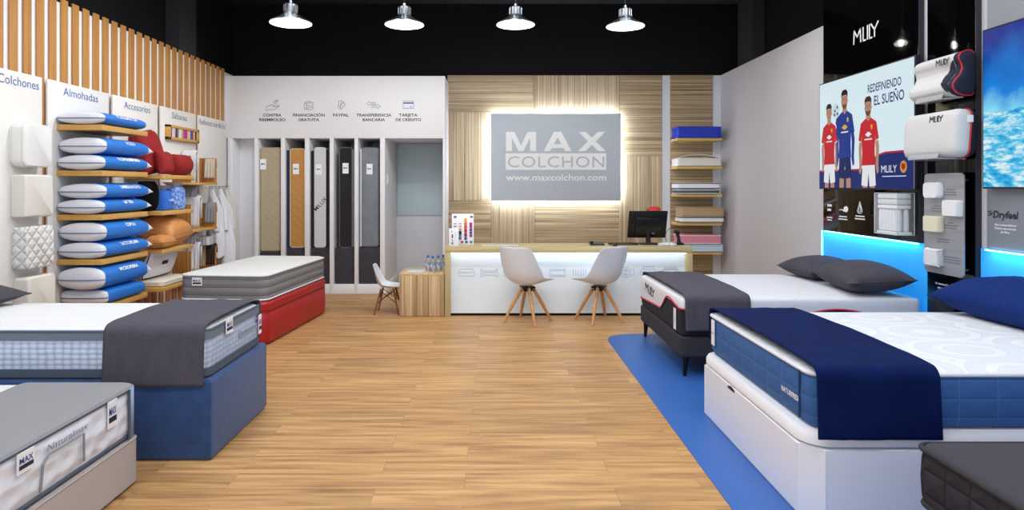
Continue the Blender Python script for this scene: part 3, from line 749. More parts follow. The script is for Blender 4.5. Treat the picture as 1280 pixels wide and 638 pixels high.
def max_tag(parent, pos, right, up, w=.07, h=.085, label='small white woven brand tag'):
    right, up = Vector(right), Vector(up); n = right.cross(up); pos = Vector(pos)
    b = BM(); q = [pos-right*w/2-up*h/2, pos+right*w/2-up*h/2, pos+right*w/2+up*h/2, pos-right*w/2+up*h/2]
    prism(b, [p+n*.002 for p in q], n*.004); o = obj('tag', b, WHITE_INK, parent); o['label'] = label
    lettering('lettering', 'MAX', pos+n*.006+up*h*.12, right, up, h*.3, BLUE_INK, o, width=w*.8, bold=.015)
    b = BM(); c = pos+n*.0065-up*h*.2; prism(b, [c-right*w*.42-up*h*.1, c+right*w*.42-up*h*.1, c+right*w*.42+up*h*.1, c-right*w*.42+up*h*.1], n*.001); obj('name_bar', b, M('navy_ink', '#16233f', .6), o)
    return o

# ------------------------------------------------------------------ red storage bed
RED = M('red_leatherette', '#a8121a', .42, bump=(40, .05)); REDD = M('red_leatherette_dark', '#8c1016', .5)
rz = math.radians(-5)
rb = thing('storage_bed', 'red leatherette storage bed under the grey sided mattress', 'bed', (-2.56, 7.2, 0), rz)
BX, BY = .455, .86
obj('box_body', slab(-BX, BX, -BY, BY, .1, ((.012, .02), (.03, .004), (.15, -.004), (.30, 0), (.318, .012)), 8), RED, rb, local=True)
obj('lid', slab(-BX, BX, -BY, BY, .1, ((.322, .012), (.335, .0), (.40, 0), (.425, .018)), 8), RED, rb, local=True)
b = BM(); tube(b, [(x, y, .32) for x, y in rr(-BX+.004, BX-.004, -BY+.004, BY-.004, .1, 8)], .006, 6, closed=True); obj('seam', b, REDD, rb, local=True)
GREYSIDE = quilt('grey_banded_border', '#84858a', '#62636a', 0, 0, .078, strength=.8, lw=.015)
WHITETOP = quilt('white_quilted_top', '#dfe0de', '#cfd0ce', 0, .09, 0, strength=.5, lw=.02)
mt = thing('mattress', 'white topped mattress with grey banded sides on the red base', 'mattress', (-2.56, 7.2, .43), rz)
b0 = obj('side_border', slab(-.44, .44, -BY+.02, BY-.02, .09, ((0, .03), (.012, .006), (.04, 0), (.125, -.004), (.215, 0), (.24, .004)), 8), GREYSIDE, mt, local=True)
b = BM(); loft(b, [[(x, y, z) for x, y in rr(-.44+i, .44-i, -BY+.02+i, BY-.02-i, max(.09-i, .01), 8)] for z, i in ((.24, .004), (.252, .014), (.262, .04), (.272, .15), (.276, .35))], False, True); obj('top_panel', b, WHITETOP, mt, local=True)
for z, m in ((.243, M('pale_piping', '')), (.012, WHT)):
    b = BM(); tube(b, [(x, y, z) for x, y in rr(-.442, .442, -BY+.018, BY-.018, .09, 8)], .008, 8, closed=True); obj('piping', b, m, mt, local=True)
A = MW[mt]; max_tag(mt, A @ Vector((-.25, -BY+.014, .185)), A.to_3x3() @ Vector((1, 0, 0)), (0, 0, 1), .1, .08)

# ------------------------------------------------------------------ blue bed with grey throw
BLUEF = M('blue_upholstery', '#264c86', .85, bump=(220, .35), var=(14, '#21447a'), sheen=.2)
bb = thing('upholstered_bed', 'blue upholstered bed under the blue checked mattress', 'bed', (-2.5, 4.13, 0))
obj('box_body', slab(-3.60, -1.585, 3.685, 4.58, .02, ((.008, .006), (.02, 0), (.44, 0), (.455, .012)), 5), BLUEF, bb)
b = BM()
for x, y in ((-1.587, 3.687), (-1.587, 4.578)): tube(b, [(x-.004, y+(.004 if y < 4 else -.004), .02), (x-.004, y+(.004 if y < 4 else -.004), .445)], .006, 6)
obj('corner_seam', b, BLUEF, bb)
CHECK = M('blue_white_knit', '#c6d2e6', .8)
def checker_knit(m):
    t, N, L = nt(m); b = t.nodes['Principled BSDF']; tc = N('ShaderNodeTexCoord'); mp = N('ShaderNodeMapping')
    mp.inputs['Scale'].default_value = (21, 21, 33); L(tc.outputs['Object'], mp.inputs[0])
    ck = N('ShaderNodeTexVoronoi', feature='F1'); ck.inputs['Scale'].default_value = 1; ck.inputs['Randomness'].default_value = .12; L(mp.outputs[0], ck.inputs['Vector'])
    r = N('ShaderNodeValToRGB'); r.color_ramp.elements[0].position = .3; r.color_ramp.elements[0].color = lin('#d4deed'); r.color_ramp.elements[1].position = .62; r.color_ramp.elements[1].color = lin('#a3b5d2')
    L(ck.outputs['Distance'], r.inputs[0]); L(r.outputs[0], b.inputs['Base Color'])
    bp = N('ShaderNodeBump', invert=True); bp.inputs['Strength'].default_value = .6; bp.inputs['Distance'].default_value = .01; L(ck.outputs['Distance'], bp.inputs['Height']); L(bp.outputs[0], b.inputs['Normal'])
checker_knit(CHECK)
SLATE = M('slate_band', '#6f7a88', .85, bump=(120, .2)); SLATED = M('slate_dark_band', '#4d5868', .85, bump=(120, .2))
m2_ = thing('mattress', 'white mattress with blue checked knit sides on blue base', 'mattress', (-2.55, 4.13, .458))
TOPL = quilt('white_striped_top', '#e2e3e3', '#cdd1d4', 0, .05, 0, strength=.4, lw=.02)
mattress(m2_, -3.62, -1.62, 3.70, 4.56, .458, .735, .07, CHECK, TOPL, SLATED, bands=((.78, .955, SLATE, 'upper_band'), (.035, .2, SLATED, 'lower_band')))
lettering('lettering', 'Quatrum', (-1.62, 4.29, .605), (0, 1, 0), U_, .045, M('grey_script', '#7c7f8c', .6), m2_, width=.3, lift=.01)
b = BM()
for dz in (0, .03): prism(b, [(-1.609, 4.44, .62+dz), (-1.609, 4.475, .63+dz), (-1.609, 4.465, .645+dz), (-1.609, 4.45, .638+dz)], (.002, 0, 0))
obj('logo_mark', b, M('purple_ink', '#4b2e83', .6), m2_)
max_tag(m2_, (-1.607, 3.98, .70), (0, 1, 0), U_, .1, .09); max_tag(m2_, (-1.607, 4.50, .60), (0, 1, 0), U_, .05, .13, 'tall white tag at the far corner')
THROWG = M('grey_linen_throw', '#4d4a56', .92, bump=(200, .3), var=(30, '#47444f'), stretch=(1, 1, .3)); HEMG = M('grey_hem', '#54525c', .92)
throw('dark grey throw hanging over the mattress on the blue base', -2.19, -1.625, 3.70, 4.56, .742, .425, .62, THROWG, HEMG, seed=1, group='grey bed throws')
DKC = M('charcoal_cushion', '#45424b', .88, bump=(150, .3), var=(6, '#3f3c45'))
cushion('cushion', 'dark grey cushion at the left edge on blue base mattress', 'cushion', DKC, Matrix.Translation((-3.55, 4.26, .845)) @ Matrix.Rotation(.1, 4, 'Y'), .75, .5, .17)

# ------------------------------------------------------------------ front left bed, grey topped white mattress on beige base
BEIGE = M('beige_leatherette', '#b7aeac', .6, bump=(90, .12))
fb = thing('upholstered_bed', 'beige upholstered bed at the front left corner', 'bed', (-2.9, 2.75, 0))
obj('box_body', slab(-3.70, -1.855, 2.06, 3.43, .035, ((.01, .008), (.02, 0), (.235, 0), (.25, .012)), 6), BEIGE, fb)
b = BM(); tube(b, [(x, y, .243) for x, y in rr(-3.70, -1.857, 2.062, 3.428, .035, 6)], .007, 6, closed=True); obj('seam', b, BEIGE, fb)
QW = M('white_tufted_cover', '#e3e8f4', .75)
def tufted(m):
    t, N, L = nt(m); b = t.nodes['Principled BSDF']; tc = N('ShaderNodeTexCoord'); mp = N('ShaderNodeMapping')
    mp.inputs['Scale'].default_value = (9, 9, 13); L(tc.outputs['Object'], mp.inputs[0])
    v = N('ShaderNodeTexVoronoi', feature='SMOOTH_F1'); v.inputs['Scale'].default_value = 1; v.inputs['Randomness'].default_value = .45; v.inputs['Smoothness'].default_value = .5; L(mp.outputs[0], v.inputs['Vector'])
    bp = N('ShaderNodeBump'); bp.inputs['Strength'].default_value = .65; bp.inputs['Distance'].default_value = .04; L(v.outputs['Distance'], bp.inputs['Height']); L(bp.outputs[0], b.inputs['Normal'])
tufted(QW)
GREYTOP = quilt('grey_striped_top', '#8d8d90', '#84858a', 0, .055, 0, strength=.12, lw=.02)
m3_ = thing('mattress', 'white tufted mattress with grey cover on the beige base', 'mattress', (-2.9, 2.75, .252))
mattress(m3_, -3.70, -1.868, 2.08, 3.42, .254, .515, .06, QW, WHITETOP, SLATED, bands=None, dome=.012)
# grey cover: top sheet, and the blue-grey band folded down the far corner
b = slab(-2.46, -1.862, 2.074, 3.426, .06, ((.508, -.004), (.52, .004), (.53, .03), (.534, .1)), 8); cov = obj('grey_cover', b, GREYTOP, m3_)
SL2 = M('blue_grey_band', '#8fa0bb', .8, bump=(100, .2))
q = rr(-2.2, -1.855, 2.4, 3.433, .066, 10); q = q[:11][::-1]
q = [(-1.93, 3.433)]+q+[(-1.855, 3.34)]
b = BM(); loft(b, [[(x, y, z) for x, y in q] for z in (.262, .512)], False, False, False); solid(obj('corner_band', b, SL2, m3_), .006, 0)
b = BM(); tube(b, [(-1.853, 3.338, .262), (-1.853, 3.338, .51)], .006, 6); tube(b, [(-1.93, 3.435, .262), (-1.93, 3.435, .51)], .006, 6); obj('band_piping', b, SLATED, m3_)
FX = -1.862
b = BM(); tube(b, [(FX, 2.695, .285), (FX+.008, 2.70, .40), (FX+.01, 2.73, .43), (FX+.01, 2.93, .43), (FX+.01, 2.965, .43), (FX+.008, 2.97, .30)], .005, 6); obj('handle_piping', b, M('grey_cord', '#8b8f98', .7), m3_)
lettering('lettering', 'Naturalmax', (FX, 2.86, .455), (0, 1, 0), U_, .03, M('grey_script', ''), m3_, width=.27, slant=.3, lift=.007)
max_tag(m3_, (FX+.004, 2.60, .458), (0, 1, 0), U_, .095, .082); max_tag(m3_, (FX+.004, 3.19, .44), (0, 1, 0), U_, .075, .13, 'tall white tag near the far corner')

# ------------------------------------------------------------------ left wall: category boards
XB = -3.785
yb = lambda px, X=XB: X*820/(px-617)
BOARDW = M('white_board', '#e8e6e2', .5)
for a, c_, s, t0, t1, lab in ((-40, 52.7, 'Colchones', -3, 48.5, 'white wall board headed Colchones holding four foam samples'), (59.6, 135.8, 'Almohadas', 79, 122.3, 'white wall board headed Almohadas behind the blue pillows'),
                         (141, 197, 'Accesorios', 155, 187.5, 'white wall board headed Accesorios behind the red cushions'), (200.6, 245, 'Sábanas', 215, 233.5, 'white wall board headed Sábanas behind the swatch frame'),
                         (248, 283, 'Rellenos nórdicos', 249.3, 281, 'white wall board headed Rellenos nórdicos nearest the cabinet')):
    y0, y1 = yb(a), yb(c_); t = thing('wall_board', lab, 'sign board', (XB, (y0+y1)/2, .5), group='category boards on the slatted wall')
    obj('panel', bxo(XL+.028, XB, y0, y1, .5, 2.455, .002), BOARDW, t)
    ty0, ty1 = yb(t0), yb(t1)
    lettering('lettering', s, (XB, (ty0+ty1)/2, 2.345+.036), (0, 1, 0), U_, .075, GREY_INK if a > 150 else M('sign_blue_ink', '#3f63a0', .6), t, width=ty1-ty0)
# foam samples
def foam(label, px0, v0, v1, mat, d=.12, seam=None, r=.035):
    y0 = yb(px0); z1 = 1.55+(232-v0)*5.3/820; z0 = 1.55+(232-v1)*5.3/820
    t = thing('mattress_swatch', label, 'foam sample', (XB, y0+.17, z0), group='mattress samples on the left board')
    w = .33
    rect = rr(y0, y0+w, z0, z1, r, 6)
    cy, cz = y0+w/2, (z0+z1)/2
    b = loft(BM(), [[(XB+x, cy+(y-cy)*k, cz+(z-cz)*k) for y, z in rect] for x, k in ((.001, .97), (.01, 1), (d-.03, 1), (d-.008, .985), (d, .93))])
    obj('foam_block', b, mat, t)
    b = BM(); tube(b, [(XB+d-.02, y, z) for y, z in rect], .003, 6, closed=True); obj('edge_seam', b, seam or mat, t)
    b = BM(); tube(b, [(XB+.02, y, z) for y, z in rect], .003, 6, closed=True); obj('edge_seam', b, seam or mat, t)
FOAM = M('white_foam', '#e4e4e4', .85, bump=(40, .15)); FOAMC = M('cream_foam', '#dedbd2', .85, bump=(200, .3))
foam('smooth rounded white foam sample, topmost under the Colchones heading', 11, 156, 209, FOAM, r=.06, seam=M('yellowish_seam', '#d9d8b8', .8))
foam('square cream foam sample, second down under the Colchones heading', 12.5, 219, 271, FOAMC, r=.015)
foam('diamond quilted white sample, third down under the Colchones heading', 14, 283, 335, quilt('white_diamond_quilt', '#e2e2e0', '#cfcfcd', .1, 0, 0, kind='diamond', strength=.9, lw=.02), r=.03)
foam('plain cream foam sample, lowest under the Colchones heading', 16, 345, 396, FOAMC, r=.03)

# pillow shelves
SX = -3.39
y0s, y1s = 5.68, 6.43
tops = [2.079, 1.68, 1.297, .908, .505]
for z, l in zip(tops, ('topmost oak shelf holding a single blue sleeved pillow', 'second oak pillow shelf, holding two pillows beside red cushions', 'third oak pillow shelf, holding two pillows beside the black cushion', 'fourth oak pillow shelf, holding two pillows beside the orange cushions', 'lowest oak pillow shelf, partly hidden by the white bed')):
    tag(obj('pillow_shelf', bxo(XB, SX, y0s, y1s, z-.048, z, .002), OAKX), l, 'shelf', 'oak pillow shelves')
PIL = M('white_pillow_cotton', '#dcdde3', .85, bump=(30, .35)); SLV = M('blue_pillow_sleeve', '#1d72cb', .5, bump=(18, .45)); LINE = M('blue_seam', '#5a6a9a', .8)
def pillow(label, word, z0, h, dy=0, dx=0, L=.80, seed=0, square=False, tip=True, ww=.3):
    h *= 1.03; xc, a, b_ = -3.572+dx*.3, .21, h/2; yn = 5.645+dy; zc = z0+b_
    t = thing('bed_pillow', label, 'pillow', (xc, yn+L/2, z0), group='sleeved pillows on the left shelves')
    n = 40; ex = .5 if square else .7
    st = [(0, .6, .3), (.008, .8, .55), (.02, .91, .76), (.045, .98, .92), (.1, 1, .97), (.2, 1, 1), (.5, 1, 1), (.75, 1, 1), (.86, 1, .95), (.92, .99, .8), (.96, .985, .5), (1, .97, .1)]
    if not tip: st = st[:8]+[(.9, 1, .95), (.97, .97, .85), (1, .9, .6)]
    def sup(c): return math.copysign(abs(c)**ex, c)
    def supx(c): return math.copysign(abs(c)**(ex if c > 0 else (ex if square else 1.25)), c)
    def ring(f, sx_, sz_, k=1.0, rip=0):
        out = []
        for i in range(n):
            th = 2*PI*i/n; w = 1+rip*math.sin(th*9+f*22+seed)
            out.append((xc+a*sx_*k*supx(math.cos(th))*w, yn+f*L+(.03*(1-abs(math.sin(th))) if (tip and f > .9) else 0)*(f-.9)*10, zc+b_*sz_*(k+.0)*sup(math.sin(th))*w-(b_*(1-sz_)*.25)))
        return out
    obj('pillow_body', loft(BM(), [ring(*s) for s in st]), PIL, t, smooth=80)
    def prof(f):
        for p, q in zip(st, st[1:]):
            if p[0] <= f <= q[0]:
                k = (f-p[0])/(q[0]-p[0]); return p[1]+(q[1]-p[1])*k, p[2]+(q[2]-p[2])*k
        return st[-1][1:]
    fs = [.055, .06, .1, .15, .2, .3, .4, .5, .6, .7, .78, .84, .88, .905] if tip else [.055, .1, .2, .3, .45, .6, .75, .9, .97, 1.0]
    sl = loft(BM(), [ring(f, *prof(f), k=1.0+.018*(1 if i else .6), rip=.004) for i, f in enumerate(fs)], False, not tip)
    so = obj('sleeve', sl, SLV, t, smooth=80)
    b = BM(); pts = [(xc+a*prof(f)[0]*u*1.0, yn+f*L-.004, zc-b_*.1) for f, u in ((.06, -1.0), (.03, -1), (.012, -1), (.0, -.9), (-.003, -.4), (-.003, .4), (.0, .9), (.012, 1), (.03, 1.0), (.06, 1.0))]
    tube(b, pts, .004, 6); obj('seam', b, LINE, t)
    yc = yn+L*.52
    def warp(u, w):
        th = math.radians(24)+w/(b_*1.3+.02)
        f = (yc+u-yn)/L; s1, s2 = prof(max(0, min(1, f)))
        return Vector((xc+a*s1*1.03*supx(math.cos(th))+.003, yc+u, zc+b_*s2*1.03*sup(math.sin(th))))
    if word: lettering('lettering', word, (0, 0, 0), (0, 1, 0), U_, .05, WHITE_INK, so, width=ww, warp=warp, bold=.02)
    return t
T_ = tops
pillow('blue sleeved white pillow alone on the topmost shelf', 'VISCOLASTICA', T_[0]+.002, .11, tip=False, L=.73, ww=.33)
pillow('blue sleeved pillow on the second shelf, lower of two', 'VISCOMICROPERFORADA', T_[1]+.002, .135, ww=.36, seed=2)
pillow('blue sleeved pillow on the second shelf, upper of two', 'VISCO', T_[1]+.14, .15, dy=.02, ww=.14, seed=3)
pillow('blue sleeved pillow on the third shelf, lower of two', 'LÁTEX', T_[2]+.002, .13, dx=-.01, ww=.15, seed=4)
pillow('blue sleeved pillow on the third shelf, upper of two', 'CARBÓN ACTIVO', T_[2]+.135, .135, dy=.02, ww=.33, seed=5)
pillow('blue sleeved pillow on the fourth shelf, lower of two', 'TACTO PLUMA', T_[3]+.002, .145, dy=.01, ww=.3, seed=6)
pillow('blue sleeved pillow on the fourth shelf, upper of two', 'COPOS', T_[3]+.15, .17, dy=.02, ww=.15, seed=7)
pillow('square edged blue sleeved pillow on lowest shelf, under another', None, T_[4]+.002, .13, dy=.06, dx=-.02, tip=False, L=.66, square=True, seed=8, ww=.01)
pillow('plump blue sleeved pillow on lowest shelf, on top of another', 'MICROFIBRA', T_[4]+.135, .2, dx=.0, ww=.3, seed=9)

# accessory shelves and what lies on them
ay0, ay1 = 6.72, 7.40
at = [None, 1.66, 1.285, .893, .50]
for z, l in zip(at[1:], ('oak shelf carrying the red cushions', 'oak shelf carrying the blue cushions and black cushion', 'oak shelf carrying the orange cushions', 'oak shelf carrying the white zipped bag')):
    tag(obj('accessory_shelf', bxo(XB, SX, ay0, ay1, z-.042, z, .002), OAKX), l, 'shelf', 'oak accessory shelves')
REDC = M('red_cotton', '#8a0b12', .8, bump=(50, .25)); BLKC = M('black_plush', '#08070a', .95, spec=.1, bump=(90, .4)); ORC = M('apricot_satin', '#c9884e', .5, bump=(9, .6))
Tm = Matrix.Translation
Rm = lambda d, ax: Matrix.Rotation(math.radians(d), 4, ax)
cushion('reading_cushion', 'big red cushion standing upright behind the blue pillow tips', 'cushion', REDC, Tm((-3.61, 6.84, 1.895)) @ Rm(-12, 'Y') @ Rm(8, 'X') @ Rm(90, 'Y'), .46, .42, .24, .02, .4, group='red cushions')
cushion('reading_cushion', 'smaller red cushion leaning forward at the shelf front', 'cushion', REDC, Tm((-3.43, 6.83, 1.785)) @ Rm(-12, 'Y') @ Rm(90, 'Y'), .24, .24, .15, .02, .4, group='red cushions')
b = BM()
loft(b, [[(-3.475+r*math.cos(2*PI*i/24)*1.0, y, 1.662+.115+r*1.0*math.sin(2*PI*i/24)) for i in range(24)] for y, r in ((7.04, .06), (7.06, .1), (7.1, .114), (7.3, .114), (7.36, .105), (7.39, .06))])
o = thing('bolster', 'red cylindrical bolster lying on the red cushion shelf', 'cushion', (-3.475, 7.17, 1.662)); obj('cover', b, REDC, o)
b = BM(); tube(b, [(-3.475+.112*math.cos(2*PI*i/20), 7.345, 1.777+.112*math.sin(2*PI*i/20)) for i in range(20)], .004, 6, closed=True); obj('seam', b, M('dark_red_seam', '#6d0c12', .8), o)
cushion('neck_cushion', 'round black plush cushion upright behind the blue pillow tips', 'cushion', BLKC, Tm((-3.56, 6.74, 1.44)) @ Rm(90, 'Y'), .3, .3, .17, 0, .45)
def bag(label, y0, y1, z0, z1, x0, x1, mat, ruff):
    t = thing('wrapped_cushion', label, 'cushion', ((x0+x1)/2, (y0+y1)/2, z0), group='blue wrapped cushions')
    b = BM(); n = 24; xc, yc = (x0+x1)/2, (y0+y1)/2
    rings = []
    for z, k in ((0, .75), (.03, .95), (.25, 1), (.6, 1), (.85, .95), (.97, .8), (1, .45)):
        rings.append([(xc+(x1-x0)/2*k*math.copysign(abs(math.cos(2*PI*i/n))**.7, math.cos(2*PI*i/n)), yc+(y1-y0)/2*k*math.copysign(abs(math.sin(2*PI*i/n))**.7, math.sin(2*PI*i/n)), z0+(z1-z0)*z) for i in range(n)])
    obj('cushion_body', loft(b, rings), mat, t, smooth=60)
    b = BM(); loft(b, [[(xc+(x1-x0)*.5*k*math.cos(2*PI*i/n)*(1+.12*math.sin(i*2.6)), yc+(y1-y0)*.5*k*math.sin(2*PI*i/n)*(1+.12*math.sin(i*1.9)), z) for i in range(n)] for z, k in ((z1-.02, .85), (z1, .45), (z1+.03, .7), (z1+.05, .95))], False, False)
    obj('plastic_wrap', b, ruff, t)
    return t
WRAP = M('crinkled_plastic', '#dfe6f0', .12, trans=.7, bump=(40, .5))
BL1 = M('royal_blue_plush', '#2a63c4', .8, bump=(50, .3)); BL2 = M('blue_white_floral', '#2450a8', .8, var=(34, '#8fb2e6'))
w1 = bag('plain blue cushion in clear wrap beside the black cushion', 6.86, 7.03, 1.287, 1.50, -3.62, -3.42, BL1, WRAP)
lettering('lettering', 'nube', (-3.42, 6.95, 1.40), (0, 1, 0), U_, .035, WHITE_INK, w1, lift=.003)
bag('blue and white patterned cushion in clear wrap at shelf end', 7.06, 7.34, 1.287, 1.535, -3.62, -3.41, BL2, WRAP)
cushion('satin_cushion', 'large apricot satin cushion propped up on its shelf', 'cushion', ORC, Tm((-3.57, 7.13, 1.065)) @ Rm(4, 'X') @ Rm(20, 'Y'), .40, .50, .32, .03, .36, wr=.012, seed=3, group='apricot cushions')
cushion('satin_cushion', 'small apricot satin roll lying at the shelf front', 'cushion', ORC, Tm((-3.455, 6.80, .968)) @ Rm(0, 'X'), .2, .28, .14, .03, .38, wr=.006, seed=5, group='apricot cushions')
zb = thing('zipped_bag', 'clear white zipped bedding bag with dark label leaning on shelf', 'bag', (-3.55, 7.0, .60))
BAGW = M('white_bag_plastic', '#eceef6', .3, bump=(12, .5))
b = cushion_bm(.30, .62, .1, .01, q=.3); Tb = Tm((-3.58, 7.04, .725)) @ Rm(18, 'Y') @ Rm(90, 'Y'); b.transform(Tb); obj('bag_body', b, BAGW, zb)
b = BM(); tube(b, [Tb @ Vector((x, y, .012)) for x, y in rr(-.148, .148, -.305, .305, .02, 4)], .006, 6, closed=True); obj('zip_piping', b, M('black_piping', ''), zb)
b = BM(); box(b, -.04, .0, -.06, .06, .049, .053); b.transform(Tb); obj('bag_label', b, BLACK_INK, zb)
o = obj('folded_topper', slab(-3.76, -3.40, 6.75, 7.36, .06, ((.502, .02), (.512, .0), (.55, 0), (.562, .02)), 5), M('cream_quilt', '#d9d2c4', .85, bump=(30, .4))); tag(o, 'cream folded topper lying flat under the zipped bag', 'mattress topper')

# colour swatch frame
fr = thing('swatch_frame', 'long wooden frame of coloured fabric swatches under Sábanas heading', 'frame', (XB, 7.95, 2.08))
fy0, fy1, fz0, fz1 = 7.55, 8.33, 2.085, 2.255
b = BM(); box(b, XB, XB+.05, fy0, fy1, fz1-.03, fz1, .003); box(b, XB, XB+.05, fy0, fy1, fz0, fz0+.03, .003); box(b, XB, XB+.05, fy0, fy0+.05, fz0, fz1, .003); box(b, XB, XB+.05, fy1-.05, fy1, fz0, fz1, .003); obj('frame', b, OAKX, fr)
obj('backing', bxo(XB, XB+.01, fy0+.01, fy1-.01, fz0+.01, fz1-.01), M('frame_backing', '#2a2024', .9), fr)
for i, c_ in enumerate(('5a2038', 'd9cfd2', 'cdb9c4', '3a2a30', '8a7a78', 'e0d6c8', 'd8c2a8', '8f8894', 'c02a8a', 'a81f78', 'c9a58a', 'd0b8a0', '3d4fa0', '8a3a40', 'c9b39a', '4a2630')):
    w = (fy1-fy0-.11)/16; y = fy0+.055+i*w
    b = BM(); tube(b, [(XB+.025, y+w/2, fz0+.032), (XB+.025, y+w/2, fz1-.032)], w*.47, 8); obj('swatch', b, M('swatch_'+c_, '#'+c_, .8), fr)

# linen displays: side boards of striped wood carrying draped cloths
TOWEL = M('white_towel', '#e3e3e8', .95, bump=(160, .4)); GREYT = M('grey_towel', '#8d8d96', .95, bump=(160, .4)); BEIGET = M('beige_towel', '#c9c0b0', .95, bump=(120, .4)); BROWNT = M('dark_brown_towel', '#35221f', .95, bump=(120, .4)); TANT = M('tan_towel', '#c0a884', .95, bump=(120, .4)); STRIPET = stripes('striped_grey_cloth', (60, 60, 2), ((.4, '#8c8d98'), (.6, '#e4e4e8')), .9)
def stand(label, y0, y1, z0, z1, xf):
    t = thing('linen_stand', label, 'display stand', (XB, (y0+y1)/2, z0), group='striped wood linen stands')
    obj('side_board', bxo(XB, xf, y0, y0+.03, z0, z1, .002), BOXW, t); obj('side_board', bxo(XB, xf, y1-.03, y1, z0, z1, .002), BOXW, t)
    obj('ledge', bxo(XB, xf+.02, y0-.02, y1+.02, z0-.03, z0, .002), OAKX, t)
    return t
def drape(label, y, x0, x1, ztop, zlow, mat, name='draped_towel', th=.02, back=.25, amp=.008):
    """cloth hung over a side board: short flap behind, long flap in front"""
    rows = []; nx = 10
    for j, (yy, z) in enumerate([(y+.055, ztop-back), (y+.053, ztop-.05), (y+.045, ztop-.005), (y+.015, ztop+.02), (y-.015, ztop-.005), (y-.024, ztop-.05)]+[(y-.024-.008*k/6, ztop-.05-(ztop-.05-zlow)*k/6) for k in range(1, 7)]):
        rows.append([(x0+(x1-x0)*i/nx, yy-(amp*math.sin(i*1.9+j*.15) if j > 5 else 0), z) for i in range(nx+1)])
    b = BM(); loft(b, rows, False, False, False); o = obj(name, b, mat, smooth=60); solid(o, .008, 0, 0)
    return tag(o, label, 'towel', group='linens on the striped stands')
XF = -3.57
for nm, z0, z1 in (('upper', 1.585, 1.90), ('middle', 1.02, 1.325), ('lower', .47, .775)):
    t = thing('linen_stand', 'striped wood linen stand with two side boards, %s of the column' % nm, 'display stand', (XB, 8.07, z0), group='striped wood linen stands')
    for y in (7.72, 8.43): obj('side_board', bxo(XB, XF, y, y+.025, z0, z1, .002), BOXW, t)
    obj('ledge', bxo(XB, XF+.005, 7.66, 8.47, z0-.028, z0, .002), OAKX, t)
for nm, y, z, x in (('topmost', 7.95, 1.955, -3.60), ('second', 7.98, 1.545, -3.60), ('third', 8.03, 1.40, -3.59), ('fourth', 8.0, .965, -3.62), ('lowest', 8.05, .83, -3.60)):
    tag(obj('towel_rail', tube(BM(), [(XB, y+.012, z-.02), (x, y+.012, z-.02)], .009, 8), STEEL), '%s small metal towel rail on the linen wall board' % nm, 'rail', 'towel rails')
drape('white towel hanging from the topmost rail above the upper stand', 7.95, -3.77, -3.60, 1.955, 1.61, TOWEL)
drape('beige towel draped over the far board of the upper stand', 8.43, -3.70, -3.575, 1.88, 1.64, BEIGET, back=.1)
drape('grey towel hanging below the upper stand', 7.98, -3.77, -3.60, 1.545, 1.41, GREYT, back=.1)
drape('white towel hanging into the middle stand', 8.03, -3.77, -3.59, 1.40, 1.04, TOWEL)
drape('grey towel draped over the far board of the middle stand', 8.43, -3.695, -3.575, 1.31, 1.07, GREYT, back=.1)
drape('pale grey towel hanging below the middle stand', 8.0, -3.77, -3.62, .965, .84, M('pale_grey_towel', '#b4b4bd', .95, bump=(160, .4)), back=.08)
drape('white narrow towel hanging into the lower stand', 8.05, -3.74, -3.60, .83, .5, TOWEL)
drape('tan towel draped over the lower stand beside the dark brown one', 8.43, -3.775, -3.69, .785, .5, TANT, back=.1)
drape('dark brown towel draped over the far board of the lower stand', 8.43, -3.68, -3.57, .785, .54, BROWNT, back=.1)
o = obj('folded_cloth', slab(-3.775, -3.60, 8.28, 8.46, .02, ((.79, .01), (.80, 0), (.89, 0), (.90, .01)), 4), STRIPET); tag(o, 'folded grey striped cloth lying on the lower stand', 'towel', 'linens on the striped stands')
# robes on a hook rail
hk = thing('hook_rail', 'wooden hook rail with metal hooks carrying the white robes', 'rail', (XB, 9.0, 1.53))
obj('rail', bxo(XB, XB+.022, 8.62, 9.24, 1.515, 1.545, .003), WHITE, hk)
ROBE = M('white_robe', '#dddee4', .95, bump=(60, .3)); ROBEC = M('cream_robe', '#d8d3c8', .95, bump=(60, .3))
for i in range(6):
    y = 8.66+i*.11; b = BM(); tube(b, [(XB+.02, y, 1.535), (XB+.06, y, 1.53), (XB+.075, y, 1.55)], .006, 6); obj('hook', b, STEEL, hk)
def robe(label, y, ztop, zlow, w, d, mat, seed):
    t = thing('bath_robe', label, 'robe', (XB+.09, y, zlow), group='white robes on the hook rail')
    n = 28; rings = []
    for k in range(12):
        f = k/11; z = ztop+(zlow-ztop)*f
        ww = w*(.12+.88*min(1, f*1.5)**.8); dd = d*(.2+.8*min(1, f*1.4)**.8)
        rings.append([(XB+.03+dd*.5+dd*.5*math.cos(a)*(1+.16*math.sin(5*a+seed+f)), y+ww*.5*math.sin(a)*(1+.12*math.sin(6*a+seed*2)), z+.03*math.sin(3*a+seed)*f) for a in [2*PI*i/n for i in range(n)]])
    obj('body', loft(BM(), rings), mat, t, smooth=70)
    for s in (-1, 1):
        b = BM(); tube(b, [(XB+.08, y+s*w*.2, ztop-.1), (XB+.06+d*.4, y+s*w*.36, ztop-.3), (XB+.06+d*.45, y+s*w*.42, ztop-.55)], [.025, .04, .045], 12); obj('sleeve', b, mat, t, smooth=70)
    b = BM(); tube(b, [(XB+.06, y, ztop+.0), (XB+.075, y, ztop+.03), (XB+.09, y, ztop-.01)], .005, 6); obj('collar_loop', b, mat, t)
robe('white robe hanging on the hook rail, nearest the stands', 8.69, 1.5, .62, .2, .19, ROBE, 1)
robe('long white robe hanging in the middle of the hook rail', 8.95, 1.5, .45, .25, .24, ROBE, 2.3)
robe('cream robe hanging on the hook rail, nearest the cabinet', 9.18, 1.5, .6, .17, .15, ROBEC, 4)
